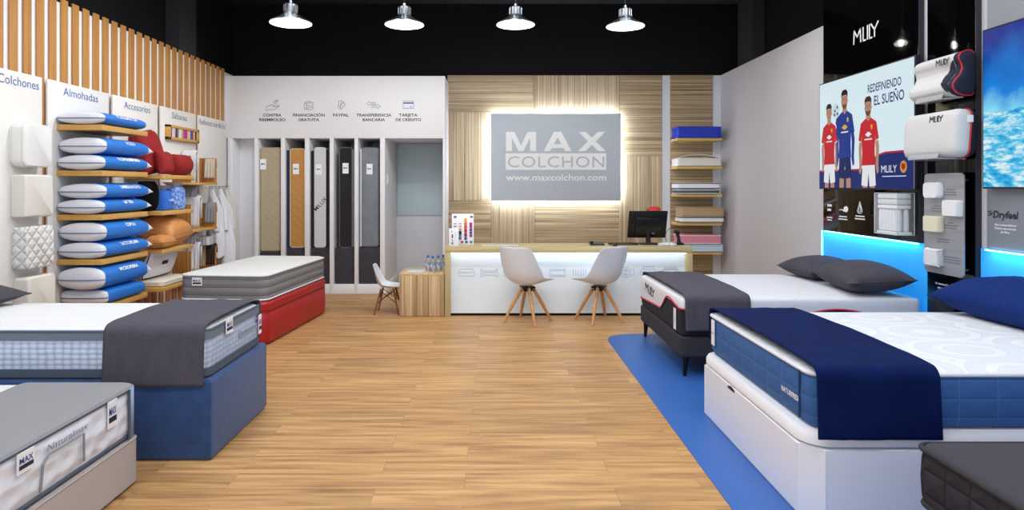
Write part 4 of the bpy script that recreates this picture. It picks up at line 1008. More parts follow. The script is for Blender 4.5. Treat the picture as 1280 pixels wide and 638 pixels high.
# ------------------------------------------------------------------ right wall display
XP = 3.46
yr = lambda px, X: X*820/(px-617)
zr = lambda v, Y: 1.55+(232-v)*Y/820
L_ = (0, -1, 0)
hp = thing('display_panel', 'gloss black wall panel with white brand lettering above the poster screen', 'panel', (XP, 6.11, 1.08))
obj('panel', bxo(XP, XR-.003, 5.343, 6.886, 1.08, 4.0, .002), GLOSSB, hp)
obj('edge_strip', bxo(XP+.001, XR-.003, 5.338, 5.343, 1.08, 4.0), EDGEB, hp)
def strokes(parent, pts_list, mat, w, name='lettering'):
    b = BM()
    for pts in pts_list:
        for p, q in zip(pts, pts[1:]):
            p, q = Vector(p), Vector(q); d = (q-p).normalized(); s = Vector((1, 0, 0)).cross(d)*w/2; e = d*w*.3
            prism(b, [p-e-s, q+e-s, q+e+s, p-e+s], (-.003, 0, 0))
    return obj(name, b, mat, parent)
def mlily(parent, X, yl, z0, h, w, mat, sw):
    """the thin MLILY wordmark: letters as strokes, yl = left (far) end"""
    P = lambda u, v: (X, yl-u*w, z0+v*h)
    strokes(parent, [[P(0, 0), P(.02, 1), P(.15, .45), P(.28, 1), P(.3, 0)], [P(.4, 1), P(.4, 0), P(.5, 0)], [P(.58, 0), P(.58, 1)], [P(.66, 1), P(.66, 0), P(.76, 0)], [P(.72, 1), P(.86, .5), P(1, 1)], [P(.86, .5), P(.86, 0)]], mat, sw)
mlily(hp, XP, 6.30, 2.905, .125, .40, WHITE_INK, .014)
# white icons and captions at the bottom of the panel
def bars(parent, X, yc, z, ws, h, gap, mat, name='caption'):
    b = BM()
    for i, w in enumerate(ws):
        n = max(2, int(w/.022)); x = yc+w/2; random.seed(i+int(yc*100))
        while x > yc-w/2+.008:
            l = random.uniform(.012, .03); box(b, X-.0015, X, max(x-l, yc-w/2), x, z-i*gap-h/2, z-i*gap+h/2); x -= l+.005
    return obj(name, b, mat, parent)
for px, v in ((1037, 273.5), (1054, 272.5), (1075, 272)):
    Y = yr(px, XP); bars(hp, XP, Y, zr(v-1.5, Y), (.11, .09) if px == 1037 else (.15, .17), .012, .026, WHITE_INK)
Y = yr(1037, XP); bars(hp, XP, Y, zr(257, Y), (.085, .085), .024, .045, WHITE_INK, 'icon')
Y = yr(1054, XP); z = zr(261.5, Y); b = BM(); prism(b, [(XP, Y-.05-.03*math.cos(a)*1.4, z+.0+.03*math.sin(a)) for a in [PI*2*i/14 for i in range(14)]], (-.002, 0, 0)); tube(b, [(XP, Y+.07, z-.015), (XP, Y+.03, z-.005), (XP, Y-.02, z-.022)], .005, 6); obj('icon', b, WHITE_INK, hp)
Y = yr(1075, XP); z = zr(260, Y); b = BM(); tube(b, [(XP-.001, Y-.05*s, z+t) for s, t in ((0, .06), (.5, .0), (.8, -.03), (.5, -.05), (-.5, -.05), (-.8, -.03), (-.5, 0))], .004, 6, closed=True); tube(b, [(XP-.001, Y-.05*s, z+t) for s, t in ((0, .03), (.3, -.01), (.3, -.035), (-.3, -.035), (-.3, -.01))], .003, 6, closed=True); obj('icon', b, WHITE_INK, hp)
for v in (245, 253, 260, 271, 285):
    Y = 5.76; bars(hp, XP, Y, zr(v, Y), (.06,), .009, .02, WHITE_INK)

# poster screen
SXN = 3.40
scn = thing('advert_screen', 'backlit poster screen of three footballers on the black panel', 'screen', (SXN, 6.07, 1.512))
y_f, y_n, sz0, sz1 = 6.85, 5.29, 1.512, 2.605
obj('frame', bxo(SXN, XP-.001, y_n, y_f, sz0, sz1, .004), M('screen_frame', '#1a1c28', .4), scn)
def emit(name, h, s=1.0): return M(name, '#000000', .3, spec=.08, emit=h, estr=s)
W_, H_ = y_f-y_n, sz1-sz0
LAY = [0]
def pt(u, v, layer=0): return (SXN-.001-.0012*layer, y_f-.012-u*(W_-.024), sz0+.012+v*(H_-.024))
def flat(pts, mat, layer, name='picture', parent=None):
    b = BM(); poly(b, [pt(u, v, layer) for u, v in pts]); return b if name is None else obj(name, b, mat, parent or scn, smooth=0)
flat([(0, 0), (1, 0), (1, 1), (0, 1)], emit('poster_pale', '#dff2fa', .95), 0, 'backdrop')
flat([(0, 0), (1, 0), (1, .3), (.75, .3), (.66, .28), (.60, .205), (.56, .17), (0, .17)], emit('poster_red', '#d3263a', .8), 1, 'red_band')
flat([(0, 0), (1, 0), (1, .285), (.75, .285), (.665, .265), (.61, .19), (.565, .155), (0, .155)], emit('poster_navy', '#1c2f78', .8), 2, 'navy_band')
NAVYE = emit('poster_text_navy', '#23277a', .8); WE = emit('poster_white', '#f4f6fa', .9)
lettering('lettering', 'REDEFINIENDO', (SXN-.003, pt(.735, 0)[1], pt(0, .845)[2]), L_, U_, .075, NAVYE, scn, width=.49, bold=.012)
lettering('lettering', 'EL SUEÑO', (SXN-.003, pt(.78, 0)[1], pt(0, .735)[2]), L_, U_, .088, NAVYE, scn, width=.43, bold=.012)
lettering('lettering', 'MLILY', (SXN-.005, pt(.785, 0)[1], pt(0, .16)[2]), L_, U_, .065, WE, scn, width=.22)
bars(scn, SXN-.005, pt(.83, 0)[1], pt(0, .098)[2], (.33,), .007, .02, WE)
b = BM(); poly(b, [pt(.915+.042*math.cos(a)*.72, .17+.042*math.sin(a)*1.15, 4) for a in [2*PI*i/20 for i in range(20)]]); obj('crest', b, emit('poster_gold', '#d9a437', .8), scn)
b = BM(); poly(b, [pt(.915+u, .17+v, 5) for u, v in ((-.016, .025), (.016, .025), (.018, -.005), (0, -.028), (-.018, -.005))]); obj('crest', b, emit('poster_crest_red', '#b5222c', .8), scn)
SKIN = emit('poster_skin', '#c99a80', .75); HAIR = emit('poster_hair', '#2c2228', .7); REDJ = emit('poster_red_shirt', '#cf2433', .85); BLUJ = emit('poster_blue_shirt', '#203c98', .8); BLUD = emit('poster_blue_shorts', '#182a66', .8); SHW = emit('poster_shorts_white', '#eef1f5', .9); YEL = emit('poster_yellow', '#e8b93c', .85)
def player(uc, top, k, shirt, shorts, arm, hair, beard=False, ball=False):
    """uc centre, top of head, k scale; layers keep the printed shapes apart"""
    def P(pts, mat, l, nm, w=.74):
        q = [(uc+a*k*w, max(top+b_*k, .004)) for a, b_ in pts]
        if max(v for u, v in q)-.004 > .003: flat(q, mat, l, nm)
    P([(-.09, -1.05), (-.07, -.5), (-.01, -.5), (-.02, -1.05)], SKIN, 3, 'player_leg'); P([(.02, -1.05), (.01, -.5), (.07, -.5), (.09, -1.05)], SKIN, 3, 'player_leg')
    P([(-.105, -.79), (-.085, -.56), (.085, -.56), (.105, -.79), (.015, -.80), (0, -.68), (-.015, -.80)], shorts, 4, 'player_shorts')
    P([(-.118, -.3), (-.15, -.45), (-.14, -.60), (-.145, -.67), (-.12, -.69), (-.1, -.62), (-.105, -.47), (-.08, -.3)], arm, 3, 'player_arm')
    P([(.118, -.3), (.15, -.45), (.14, -.60), (.145, -.67), (.12, -.69), (.1, -.62), (.105, -.47), (.08, -.3)], arm, 3, 'player_arm')
    P([(-.03, -.185), (-.06, -.2), (-.115, -.23), (-.15, -.38), (-.11, -.4), (-.1, -.34), (-.092, -.5), (-.1, -.61), (.1, -.61), (.092, -.5), (.1, -.34), (.11, -.4), (.15, -.38), (.115, -.23), (.06, -.2), (.03, -.185)], shirt, 5, 'player_shirt')
    P([(-.152, -.375), (-.108, -.395), (-.108, -.405), (-.153, -.385)], SHW if shirt is REDJ else shirt, 6, 'sleeve_cuff'); P([(.152, -.375), (.108, -.395), (.108, -.405), (.153, -.385)], SHW if shirt is REDJ else shirt, 6, 'sleeve_cuff')
    P([(-.022, -.13), (-.026, -.19), (0, -.215), (.026, -.19), (.022, -.13)], SKIN, 6, 'player_neck', 1)
    P([(-.04, -.085), (-.036, -.09), (-.036, -.11), (-.04, -.105)], SKIN, 7, 'player_ear', 1); P([(.04, -.085), (.036, -.09), (.036, -.11), (.04, -.105)], SKIN, 7, 'player_ear', 1)
    P([(-.034, -.04), (-.036, -.1), (-.026, -.145), (-.01, -.166), (.01, -.166), (.026, -.145), (.036, -.1), (.034, -.04), (0, -.03)], SKIN, 7, 'player_face', 1)
    P([(-.037, -.075), (-.037, -.025), (-.022, .002), (.018, .006), (.037, -.02), (.037, -.075), (.031, -.05), (.02, -.042), (-.02, -.042), (-.031, -.05)], hair, 8, 'player_hair', 1)
    if beard: P([(-.035, -.105), (-.026, -.147), (-.01, -.168), (.01, -.168), (.026, -.147), (.035, -.105), (.02, -.128), (.012, -.126), (-.012, -.126), (-.02, -.128)], BEARD, 8, 'player_beard', 1)
    for a in (-.015, .015):
        P([(a-.007, -.083), (a+.007, -.083), (a+.006, -.089), (a-.006, -.089)], HAIR, 8, 'player_eye', 1); P([(a-.009, -.07), (a+.009, -.07), (a+.009, -.074), (a-.009, -.074)], BEARD, 8, 'player_brow', 1)
    P([(-.003, -.09), (.003, -.09), (.006, -.113), (-.006, -.113)], emit('poster_nose', '#b98a70', .75), 8, 'player_nose', 1)
    P([(-.012, -.13), (.012, -.13), (.007, -.137), (-.007, -.137)], emit('poster_lip', '#9a5a50', .7), 9, 'player_mouth', 1)
    P([(-.05, -.335), (-.02, -.32), (-.02, -.313), (.02, -.313), (.02, -.32), (.05, -.335), (.02, -.347), (.02, -.354), (-.02, -.354), (-.02, -.347)], YEL if shirt is BLUJ else SHW, 6, 'shirt_badge')
    P([(-.055, -.372), (.055, -.372), (.055, -.384), (-.055, -.384)], SHW, 6, 'shirt_lettering')
    P([(.035, -.25), (.06, -.25), (.06, -.28), (.0475, -.295), (.035, -.28)], YEL, 6, 'shirt_crest')
BEARD = emit('poster_beard', '#7a5442', .7); HAIRB = emit('poster_brown_hair', '#4a352c', .7)
player(.135, .79, .93, REDJ, SHW, SKIN, HAIR)
player(.325, .885, 1.0, BLUJ, BLUD, BLUJ, HAIR, True)
player(.585, .775, .95, REDJ, SHW, SKIN, HAIRB, True)
flat([(.215, .60), (.25, .52), (.29, .56), (.27, .66), (.225, .645)], BLUJ, 6, 'player_arm')
b = BM(); poly(b, [pt(.222+.05*math.cos(a)*.95, .715+.05*math.sin(a)*1.4, 8) for a in [2*PI*i/20 for i in range(20)]]); obj('football', b, emit('poster_ball', '#d5e6ee', .9), scn)
for q_, w_ in ((-.01, .0), (.018, .03), (-.015, -.035), (.02, -.03)):
    b = BM(); poly(b, [pt(.222+q_+.011*math.cos(a), .715+w_+.016*math.sin(a), 9) for a in [2*PI*i/5+.3 for i in range(5)]]); obj('football_patch', b, emit('poster_teal', '#2e6a86', .7), scn)

# acrylic box with a cut-open mattress sample, mounted on the panel
ab = thing('sample_case', 'clear box with a cut open white mattress core on the black panel', 'display case', (3.38, 5.54, 1.135))
ACR = M('clear_acrylic', '#f2f6f8', .03, alpha=.12)
ax0, ax1, ay0_, ay1_, az0, az1 = 3.31, 3.459, 5.385, 5.70, 1.14, 1.485
b = BM(); box(b, ax0, ax0+.004, ay0_, ay1_, az0, az1); box(b, ax0, ax1, ay0_, ay0_+.004, az0, az1); box(b, ax0, ax1, ay1_-.004, ay1_, az0, az1); box(b, ax0, ax1, ay0_, ay1_, az0-.004, az0); box(b, ax0, ax1, ay0_, ay1_, az1, az1+.004)
obj('acrylic_shell', b, ACR, ab)
b = BM()
for (x, y) in ((ax0, ay0_), (ax0, ay1_), (ax1-.004, ay0_)): tube(b, [(x, y, az0), (x, y, az1)], .003, 6)
for z_ in (az0, az1): tube(b, [(ax0, ay1_, z_), (ax0, ay0_, z_), (ax1-.002, ay0_, z_)], .003, 6)
obj('case_edge', b, M('acrylic_edge', '#c9d2d8', .2), ab)
for z0_, z1_, c_ in ((az1-.045, az1-.008, 'e6e8ea'), (az1-.095, az1-.05, 'd3d6da'), (az1-.13, az1-.1, 'eceeef')):
    obj('foam_layer', bxo(ax0+.015, ax1-.02, ay0_+.015, ay1_-.015, z0_, z1_, .008), M('foam_'+c_, '#'+c_, .9, bump=(60, .4)), ab)
COIL = M('pocket_spring_cloth', '#e3e5e8', .9, bump=(50, .4))
for i in range(6):
    for j in range(2):
        y = ay0_+.04+i*.047; x = ax0+.04+j*.06; z0_, z1_ = az0+.025, az1-.132
        obj('spring_pocket', lathe(BM(), [(.008, 0), (.021, .008), (.023, .06), (.0225, z1_-z0_-.05), (.02, z1_-z0_-.006), (.006, z1_-z0_)], (x, y, z0_), 14, True, True), COIL, ab)
obj('foam_layer', bxo(ax0+.012, ax1-.015, ay0_+.012, ay1_-.012, az0+.002, az0+.024, .004), WHT, ab)

# headboards under the wall panels; blue LED wash added as emission of their own
GLOW = M('blue_lit_headboard', '#3f9fe0', .5, emit='#0a88dc', estr=.5)
gl = thing('lit_headboard', 'blue LED lit headboard panel behind the white bed with grey cushions', 'headboard', (XR-.02, 6.12, .3))
obj('led_wash_panel', bxo(XR-.022, XR-.002, 5.25, 6.98, .3, 1.078), GLOW, gl)
CY = M('cyan_led', '#ffffff', emit='#45c4ff', estr=2.5)
obj('led_strip', bxo(XR-.04, XR-.028, 5.35, 6.88, 1.066, 1.079), CY, gl)
obj('led_strip', bxo(XR-.036, XR-.024, 6.93, 6.945, .45, 1.075), CY, gl)
g2 = thing('lit_headboard', 'blue LED lit headboard panel behind the navy pillow', 'headboard', (XR-.02, 3.9, .3))
obj('led_wash_panel', bxo(XR-.022, XR-.002, 2.6, 4.69, .3, 1.102), GLOW, g2)
obj('led_strip', bxo(XR-.04, XR-.028, 2.6, 4.63, 1.09, 1.101), CY, g2)
def led_light(y0, y1, z):
    l = bpy.data.lights.new('led_light', 'AREA'); l.shape = 'RECTANGLE'; l.size = .03; l.size_y = y1-y0; l.energy = 2.0*(y1-y0); l.color = (.12, .65, 1)
    o = bpy.data.objects.new('led_light', l); C.objects.link(o); o.location = (XP-.03, (y0+y1)/2, z); o.rotation_euler = (0, math.radians(-28), 0)
led_light(5.35, 6.9, 1.07); led_light(2.7, 4.6, 1.09)

# black column with pillows and sample board
col = thing('display_column', 'tall gloss black wall column behind the sample board', 'panel', (XP, 4.97, .3))
obj('panel', bxo(XP, XR-.003, 4.713, 5.234, .2, 4.0, .002), GLOSSB, col)
obj('edge_strip', bxo(XP+.001, XR-.003, 4.708, 4.713, .2, 4.0), EDGEB, col)
for s, v in (('Un descanso firme, sin presiones', 356.2), ('que se adapta a tu cuerpo', 361.2), ('Ergonómico y transpirable', 366)):
    Y = 5.0; lettering('lettering', s, (XP, 4.985, zr(v+1, 4.98)), L_, U_, .017, WHITE_INK, col, width=.30 if 'firme' in s else .25, bold=.02)
XS = 3.395
ib = thing('sample_board', 'silver rounded board with four foam samples on the black column', 'display board', (XS, 4.95, .875))
SILV = M('brushed_silver_board', '#b3b5ba', .38, metal=.55, var=(3, '#9fa1a8'), stretch=(1, .3, 6))
rect = rr(4.735, 5.17, .878, 1.642, .035, 6)
obj('board', loft(BM(), [[(x, y, z) for y, z in rect] for x in (XS, XS+.008)]), SILV, ib)
b = BM()
for y, z in ((4.79, .93), (5.11, .93), (4.79, 1.59), (5.11, 1.59)): obj('standoff', tube(BM(), [(XS+.008, y, z), (XP, y, z)], .01, 10), STEEL, ib)
def blk(label, px0, px1, v0, v1, mat, d=.05, r=.01, crumple=0, cut=0):
    y1, y0 = yr(px0, XS-d*.5), yr(px1, XS-d*.5); Ym = (y0+y1)/2; z1, z0 = zr(v0, Ym), zr(v1, Ym)
    rect = rr(y0, y1, z0, z1, r, 5); cy, cz = Ym, (z0+z1)/2; random.seed(3)
    rings = [[(XS-x, cy+(y-cy)*k+random.uniform(-1, 1)*crumple, cz+(z-cz)*k+random.uniform(-1, 1)*crumple) for y, z in rect] for x, k in ((.001, .97), (d*.3, 1), (d*.8, .99-cut), (d, .93-cut))]
    t = thing('material_sample', label, 'foam sample', (XS, Ym, z0), group='foam samples on the silver board')
    obj('foam_block', loft(BM(), rings), mat, t)
    obj('fixing_plate', loft(BM(), [[(XS-x, cy+(y-cy)*.4, cz+(z-cz)*.4) for y, z in rect] for x in (.0003, .001)]), STEEL, t)
blk('white rounded sample at the top of the silver board', 1157, 1175.5, 228, 248, WHT, r=.03)
blk('white square sample at the right of the silver board', 1180.5, 1200, 250.5, 271, FOAM, cut=.03)
blk('cream square sample in the middle of the silver board', 1157, 1176, 270.5, 290, M('yellowish_foam', '#dcd7bd', .85), r=.006)
blk('crumpled white sample at the bottom of the silver board', 1158, 1175.5, 311, 332, M('crumpled_white', '#dfe0e4', .7, bump=(30, 1)), crumple=.008)
for px, v, w in ((1188, 237, (.1, .14, .15)), (1172, 257.5, (.07, .14, .14)), (1188, 279, (.06, .15, .15)), (1179, 299.5, (.12, .14)), (1190, 322, (.14, .16, .16))):
    Y = yr(px, XS); bars(ib, XS, Y, zr(v, Y), w, .007, .02, M('grey_caption', '#6b6d75', .6))

# two branded pillows fixed in front of the column
PKNIT = M('white_knit_pillow', '#cfcecd', .9, bump=(260, .25)); PNAVY = M('navy_mesh_side', '#1b2033', .9, bump=(200, .3)); PRED = M('red_piping', '#c01f35', .5)
py0, py1 = 4.655, 5.20
p1 = thing('contour_pillow', 'white wave contour pillow with black side, above the flat pillow', 'pillow', (3.33, 4.95, 2.2), group='pillows fixed to the black column')
# local frame: y along the wall, section in (d = out of the wall, s = up), tilted with the near end higher
def sec_wave():
    front = [(-.165, .0), (-.16, .06), (-.145, .098), (-.115, .125), (-.08, .128), (-.045, .105), (-.01, .075), (.03, .06), (.065, .066), (.095, .082), (.12, .086), (.145, .07), (.158, .045), (.163, .0)]
    out = []
    for (s0, d0), (s1, d1) in zip(front, front[1:]):
        for k in range(3): out.append((d0+(d1-d0)*k/3, s0+(s1-s0)*k/3))
    back = [(.0, .163), (-.02, .15), (-.025, .08), (-.025, 0), (-.025, -.08), (-.02, -.15)]
    return out+back
SW = sec_wave()
Tp = Matrix.Translation((3.40, (py0+py1)/2, 2.355)) 
def ring_p(sec, y, k, T): return [T @ Vector((-d*k, y, s*k)) for d, s in sec]
Lh = .272
obj('pillow_body', loft(BM(), [ring_p(SW, y, k, Tp) for y, k in ((Lh, .7), (Lh-.01, .9), (Lh-.03, .98), (Lh-.07, 1), (-Lh+.075, 1))], True, False), PKNIT, p1, smooth=60)
obj('side_panel', loft(BM(), [ring_p(SW, y, k, Tp) for y, k in ((-Lh+.075, 1), (-Lh+.045, .995), (-Lh+.02, .97), (-Lh+.005, .9), (-Lh, .7))], False, True), PNAVY, p1, smooth=60)
b = BM(); tube(b, [Tp @ Vector((-d*.99, -Lh+.02, s*.985)) for d, s in SW], .006, 6, closed=True); obj('piping', b, PRED, p1)
# bulging black inset beside the end, front face
b = BM(); pts = [(-Lh+.075+.08*math.sin(PI*i/16)**.8, -.135+.235*i/16) for i in range(17)]
fr_ = lambda s: max(d for d, q in SW if abs(q-s) < .02)
loft(b, [[Tp @ Vector((-fr_(s)-.002, -Lh+.074+(y-(-Lh+.074))*k, s)) for y, s in pts] for k in (0, .25, .5, .75, 1)], False, False, False); solid(obj('side_inset', b, PNAVY, p1, smooth=60), .003, 0, 0)
def wm(parent, T, y, s, d, h, w):
    b = BM(); P = lambda u, v: T @ Vector((-d, y-u*w, s+v*h))
    nx = (T.to_3x3() @ Vector((-1, 0, 0)))
    for pts in ([P(0, 0), P(.02, 1), P(.15, .45), P(.28, 1), P(.3, 0)], [P(.4, 1), P(.4, 0), P(.5, 0)], [P(.58, 0), P(.58, 1)], [P(.66, 1), P(.66, 0), P(.76, 0)], [P(.72, 1), P(.86, .5), P(1, 1)], [P(.86, .5), P(.86, 0)]):
        for p, q in zip(pts, pts[1:]):
            dd = (q-p).normalized(); sd = nx.cross(dd)*.0035; e = dd*.002
            prism(b, [p-e-sd, q+e-sd, q+e+sd, p-e+sd], nx*.0015)
    obj('lettering', b, BLACK_INK, parent)
obj('wall_bracket', bxo(3.40, XP-.001, 4.8, 5.1, 2.30, 2.42, .003), STEEL, p1)
wm(p1, Tp, -.02, .085, fr_(.1)+.004, .042, .14)
def ledge(parent, T, y0, y1, s, d0, d1):
    b = BM(); prism(b, [T @ Vector(v) for v in ((-d0, y1, s), (-d0, y0, s), (-d1, y0+.06, s-.004), (-d1, y1-.06, s-.004))], T.to_3x3() @ Vector((0, 0, -.006))); 
    prism(b, [T @ Vector(v) for v in ((-d1, y0+.06, s-.004), (-d1, y1-.06, s-.004), (-d1, y1-.08, s+.03), (-d1, y0+.04, s+.03))], T.to_3x3() @ Vector((-.004, 0, 0)))
    obj('acrylic_ledge', b, M('frosted_acrylic', '#d5d8dc', .15, trans=.4), parent)
ledge(p1, Tp, -.18, .24, -.163, .0, .115)
p2 = thing('memory_pillow', 'flat white memory pillow with red piping, below the contour pillow', 'pillow', (3.35, 4.95, 1.745), group='pillows fixed to the black column')
rect = rr(-.30, .31, -.175, .175, .06, 8); Tq = Matrix.Translation((3.385, 4.955, 1.925)) @ Matrix.Rotation(math.radians(4), 4, 'Y')
def rq(d, k, kk=1): return [Tq @ Vector((-d, -.005+(y+.005)*(1-(1-k)*.5), s*k)) for y, s in rect]
obj('pillow_body', loft(BM(), [rq(d, k) for d, k in ((-.005, .95), (.005, .985), (.03, 1.0), (.06, .99), (.085, .95), (.1, .86), (.108, .7), (.112, .4))]), PKNIT, p2, smooth=60)
obj('back_panel', loft(BM(), [rq(d, k) for d, k in ((-.058, .8), (-.05, .93), (-.03, .99), (-.006, 1.0))]), PNAVY, p2, smooth=60)
b = BM(); tube(b, rq(.0, 1.003), .006, 6, closed=True); obj('piping', b, PRED, p2)
obj('wall_bracket', bxo(3.40, XP-.001, 4.8, 5.1, 1.87, 1.99, .003), STEEL, p2)
wm(p2, Tq, -.02, .09, .111, .042, .14)
ledge(p2, Tq, -.2, .26, -.176, -.05, .115)
b = BM(); box(b, 3.36, 3.40, 4.648, 4.652, 2.0, 2.05); obj('tag', b, WHITE_INK, p2)

# grey panel and mountain screen
XG = 3.485
gp = thing('grey_panel', 'grey wall panel with dark slanted lettering under the mountain screen', 'panel', (XG, 3.6, 1.105))
obj('panel', bxo(XG, XR-.003, 2.5, 4.635, 1.105, 4.0, .002), M('mid_grey_panel', '#8d9197', .5), gp)
BI = M('dark_blue_ink', '#2b3040', .5)
Y = yr(1256.5, XG); lettering('lettering', 'Dryfeel', (XG, Y, zr(268.5, Y)), L_, U_, .05, BI, gp, width=.215, bold=.035, slant=.15)
b = BM()
for i, (u, v) in enumerate(((.14, .0), (.155, .012), (.15, -.012))): tube(b, [(XG-.001, Y+u, zr(268, Y)+v), (XG-.001, Y+u-.03, zr(268, Y)+v+.004)], .004, 6)
obj('logo_mark', b, BI, gp)
for s, v in (('Alta transpirabilidad', 281.5), ('Última tecnología', 286), ('de fibra', 290.5)):
    lettering('lettering', s, (XG, Y, zr(v, Y)), L_, U_, .015, WHITE_INK, gp, width=.19 if v < 289 else .08, bold=.02)
XM = 3.42
s2 = thing('video_screen', 'large wall screen showing a blue sky and snowy mountains', 'screen', (XM, 3.8, 1.527))
obj('frame', bxo(XM, XG-.001, 2.9, 4.59, 1.527, 2.635, .004), M('screen_frame', ''), s2)
def mountain():
    m = bpy.data.materials.new('snow_scene_screen'); m.use_nodes = True; t, N, L = nt(m); b = t.nodes['Principled BSDF']
    tc = N('ShaderNodeTexCoord'); sp = N('ShaderNodeSeparateXYZ'); L(tc.outputs['Object'], sp.inputs[0])
    # local frame of the thing: y runs -.9 .. .79, z runs 0 .. 1.1
    n = N('ShaderNodeTexNoise'); n.inputs['Scale'].default_value = 3.2; n.inputs['Detail'].default_value = 8; L(tc.outputs['Object'], n.inputs['Vector'])
    sky = N('ShaderNodeValToRGB'); e = sky.color_ramp.elements; e[0].position = .40; e[0].color = lin('#8fe6ff'); e[1].position = 1.05 if False else 1.0; e[1].color = lin('#082a94'); x = e.new(.6); x.color = lin('#1a86e4')
    ad = N('ShaderNodeMath', operation='MULTIPLY_ADD'); L(n.outputs['Fac'], ad.inputs[0]); ad.inputs[1].default_value = -.55; 
    zz = N('ShaderNodeMath', operation='ADD'); L(sp.outputs[2], zz.inputs[0]); zz.inputs[1].default_value = .2; L(zz.outputs[0], ad.inputs[2]); L(ad.outputs[0], sky.inputs[0])
    mp = N('ShaderNodeMapping'); mp.inputs['Rotation'].default_value = (.6, 0, 0); mp.inputs['Scale'].default_value = (1, 2.2, 7); L(tc.outputs['Object'], mp.inputs[0])
    n2 = N('ShaderNodeTexNoise'); n2.inputs['Scale'].default_value = 3; n2.inputs['Detail'].default_value = 8; n2.inputs['Roughness'].default_value = .65; L(mp.outputs[0], n2.inputs['Vector'])
    sn = N('ShaderNodeValToRGB'); e = sn.color_ramp.elements; e[0].position = .35; e[0].color = lin('#0f8fdc'); e[1].position = .6; e[1].color = lin('#eafbff'); x = e.new(.47); x.color = lin('#4cc8f2'); L(n2.outputs['Fac'], sn.inputs[0])
    h = N('ShaderNodeTexNoise', noise_dimensions='1D'); h.inputs['Scale'].default_value = 4; h.inputs['Detail'].default_value = 7; L(sp.outputs[1], h.inputs['W'])
    th = N('ShaderNodeMath', operation='MULTIPLY_ADD'); L(h.outputs['Fac'], th.inputs[0]); th.inputs[1].default_value = .22; th.inputs[2].default_value = .42
    gt = N('ShaderNodeMath', operation='GREATER_THAN'); L(sp.outputs[2], gt.inputs[0]); L(th.outputs[0], gt.inputs[1])
    mx = N('ShaderNodeMix', data_type='RGBA'); L(gt.outputs[0], mx.inputs['Factor']); L(sn.outputs[0], mx.inputs['A']); L(sky.outputs[0], mx.inputs['B'])
    b.inputs['Base Color'].default_value = (0, 0, 0, 1); b.inputs['Roughness'].default_value = .3; b.inputs['Specular IOR Level'].default_value = .08
    L(mx.outputs['Result'], b.inputs['Emission Color']); b.inputs['Emission Strength'].default_value = .95
    return m
obj('picture', bxo(XM-.001, XM, 2.91, 4.58, 1.54, 2.622), mountain(), s2)

# ------------------------------------------------------------------ blue floor mat
q = rr(1.14, 3.48, 1.0, 6.83, .3, 12); tag(obj('floor_mat', loft(BM(), [[(x, y, z) for x, y in q] for z in (0, .004)]), M('blue_vinyl', '#2d60aa', .45, bump=(80, .05))), 'flat blue floor mat under the beds on the right', 'mat')

# ------------------------------------------------------------------ bed with the red-lined mattress
CHB = M('charcoal_bed_fabric', '#2e2d34', .9, bump=(200, .35))
r1 = thing('upholstered_bed', 'charcoal upholstered bed on thin black legs standing on the blue mat', 'bed', (2.5, 6.0, 0))
obj('box_body', slab(1.505, 3.455, 5.265, 6.755, .05, ((.168, .01), (.18, 0), (.315, 0), (.33, .012)), 6), CHB, r1)
for x, y in ((1.56, 5.32), (1.56, 6.70), (3.38, 5.32), (3.38, 6.70)):
    b = BM(); tube(b, [(x, y, .168), (x-.012, y, .0)], [.028, .012], 10); obj('leg', b, BLKM, r1)
mr = thing('mattress', 'white mattress with black wavy lower sides and thin red line', 'mattress', (2.5, 6.0, .33))
MX0, MX1, MY0, MY1, MZ0, MZ1 = 1.51, 3.45, 5.275, 6.745, .332, .635
WKN = M('white_knit_top', '#dcdde2', .85, bump=(70, .3))
BLK2 = M('black_mesh_border', '#1c1c22', .92, bump=(200, .3))
obj('side_border', slab(MX0, MX1, MY0, MY1, .06, ((MZ0, .02), (MZ0+.015, .004), (MZ0+.05, 0), (MZ0+.14, -.001), (MZ0+.26, 0)), 8), BLK2, mr)
# white cover with a wavy lower edge
per = rr(MX0-.004, MX1+.004, MY0-.004, MY1+.004, .064, 10)
# walk the outline finely
def fine(p, st=.02):
    out = []; L = 0
    for a, c_ in zip(p, p[1:]+p[:1]):
        d = math.dist(a, c_); k = max(1, int(d/st))
        for i in range(k): out.append((a[0]+(c_[0]-a[0])*i/k, a[1]+(c_[1]-a[1])*i/k))
    return out
per = fine(per)
def wave(x, y):
    if x < MX0+.03:       # foot end: low at the far side, one step up towards the near corner
        f = (y-MY0)/(MY1-MY0)
        s = lambda t: max(0, min(1, t))
        sm = lambda t: t*t*(3-2*t)
        return MZ0+.075+.04*s((1-f)/.545)+.145*sm(s((.455-f)/.19))-.04*sm(s((.25-f)/.25))
    if y < MY0+.03:
        f = (x-MX0)/(MX1-MX0); return MZ0+.17+.05*math.cos((f-.02)*PI*3.2)
    return MZ0+.14
rings = [[(x, y, wave(x, y)) for x, y in per]]+[[(x+(cxx-x)*k, y+(cyy-y)*k, z) for x, y in per] for z, k in ((MZ1-.06, 0), (MZ1-.02, .004), (MZ1-.004, .014), (MZ1+.004, .04), (MZ1+.012, .2), (MZ1+.014, .6)) for cxx, cyy in (((MX0+MX1)/2, (MY0+MY1)/2),)]
obj('white_cover', loft(BM(), rings, False, True), WKN, mr, smooth=50)
b = BM(); tube(b, [(x+(-.003 if x < 2 else .003 if x > 3.4 else 0), y+(-.003 if y < 5.4 else .003 if y > 6.7 else 0), wave(x, y)) for x, y in per], .007, 6, closed=True); obj('piping', b, PRED, mr)
b = BM(); P = lambda u, v: Vector((MX0-.006, 6.50-u*.36, .515+v*.075-.02*u))
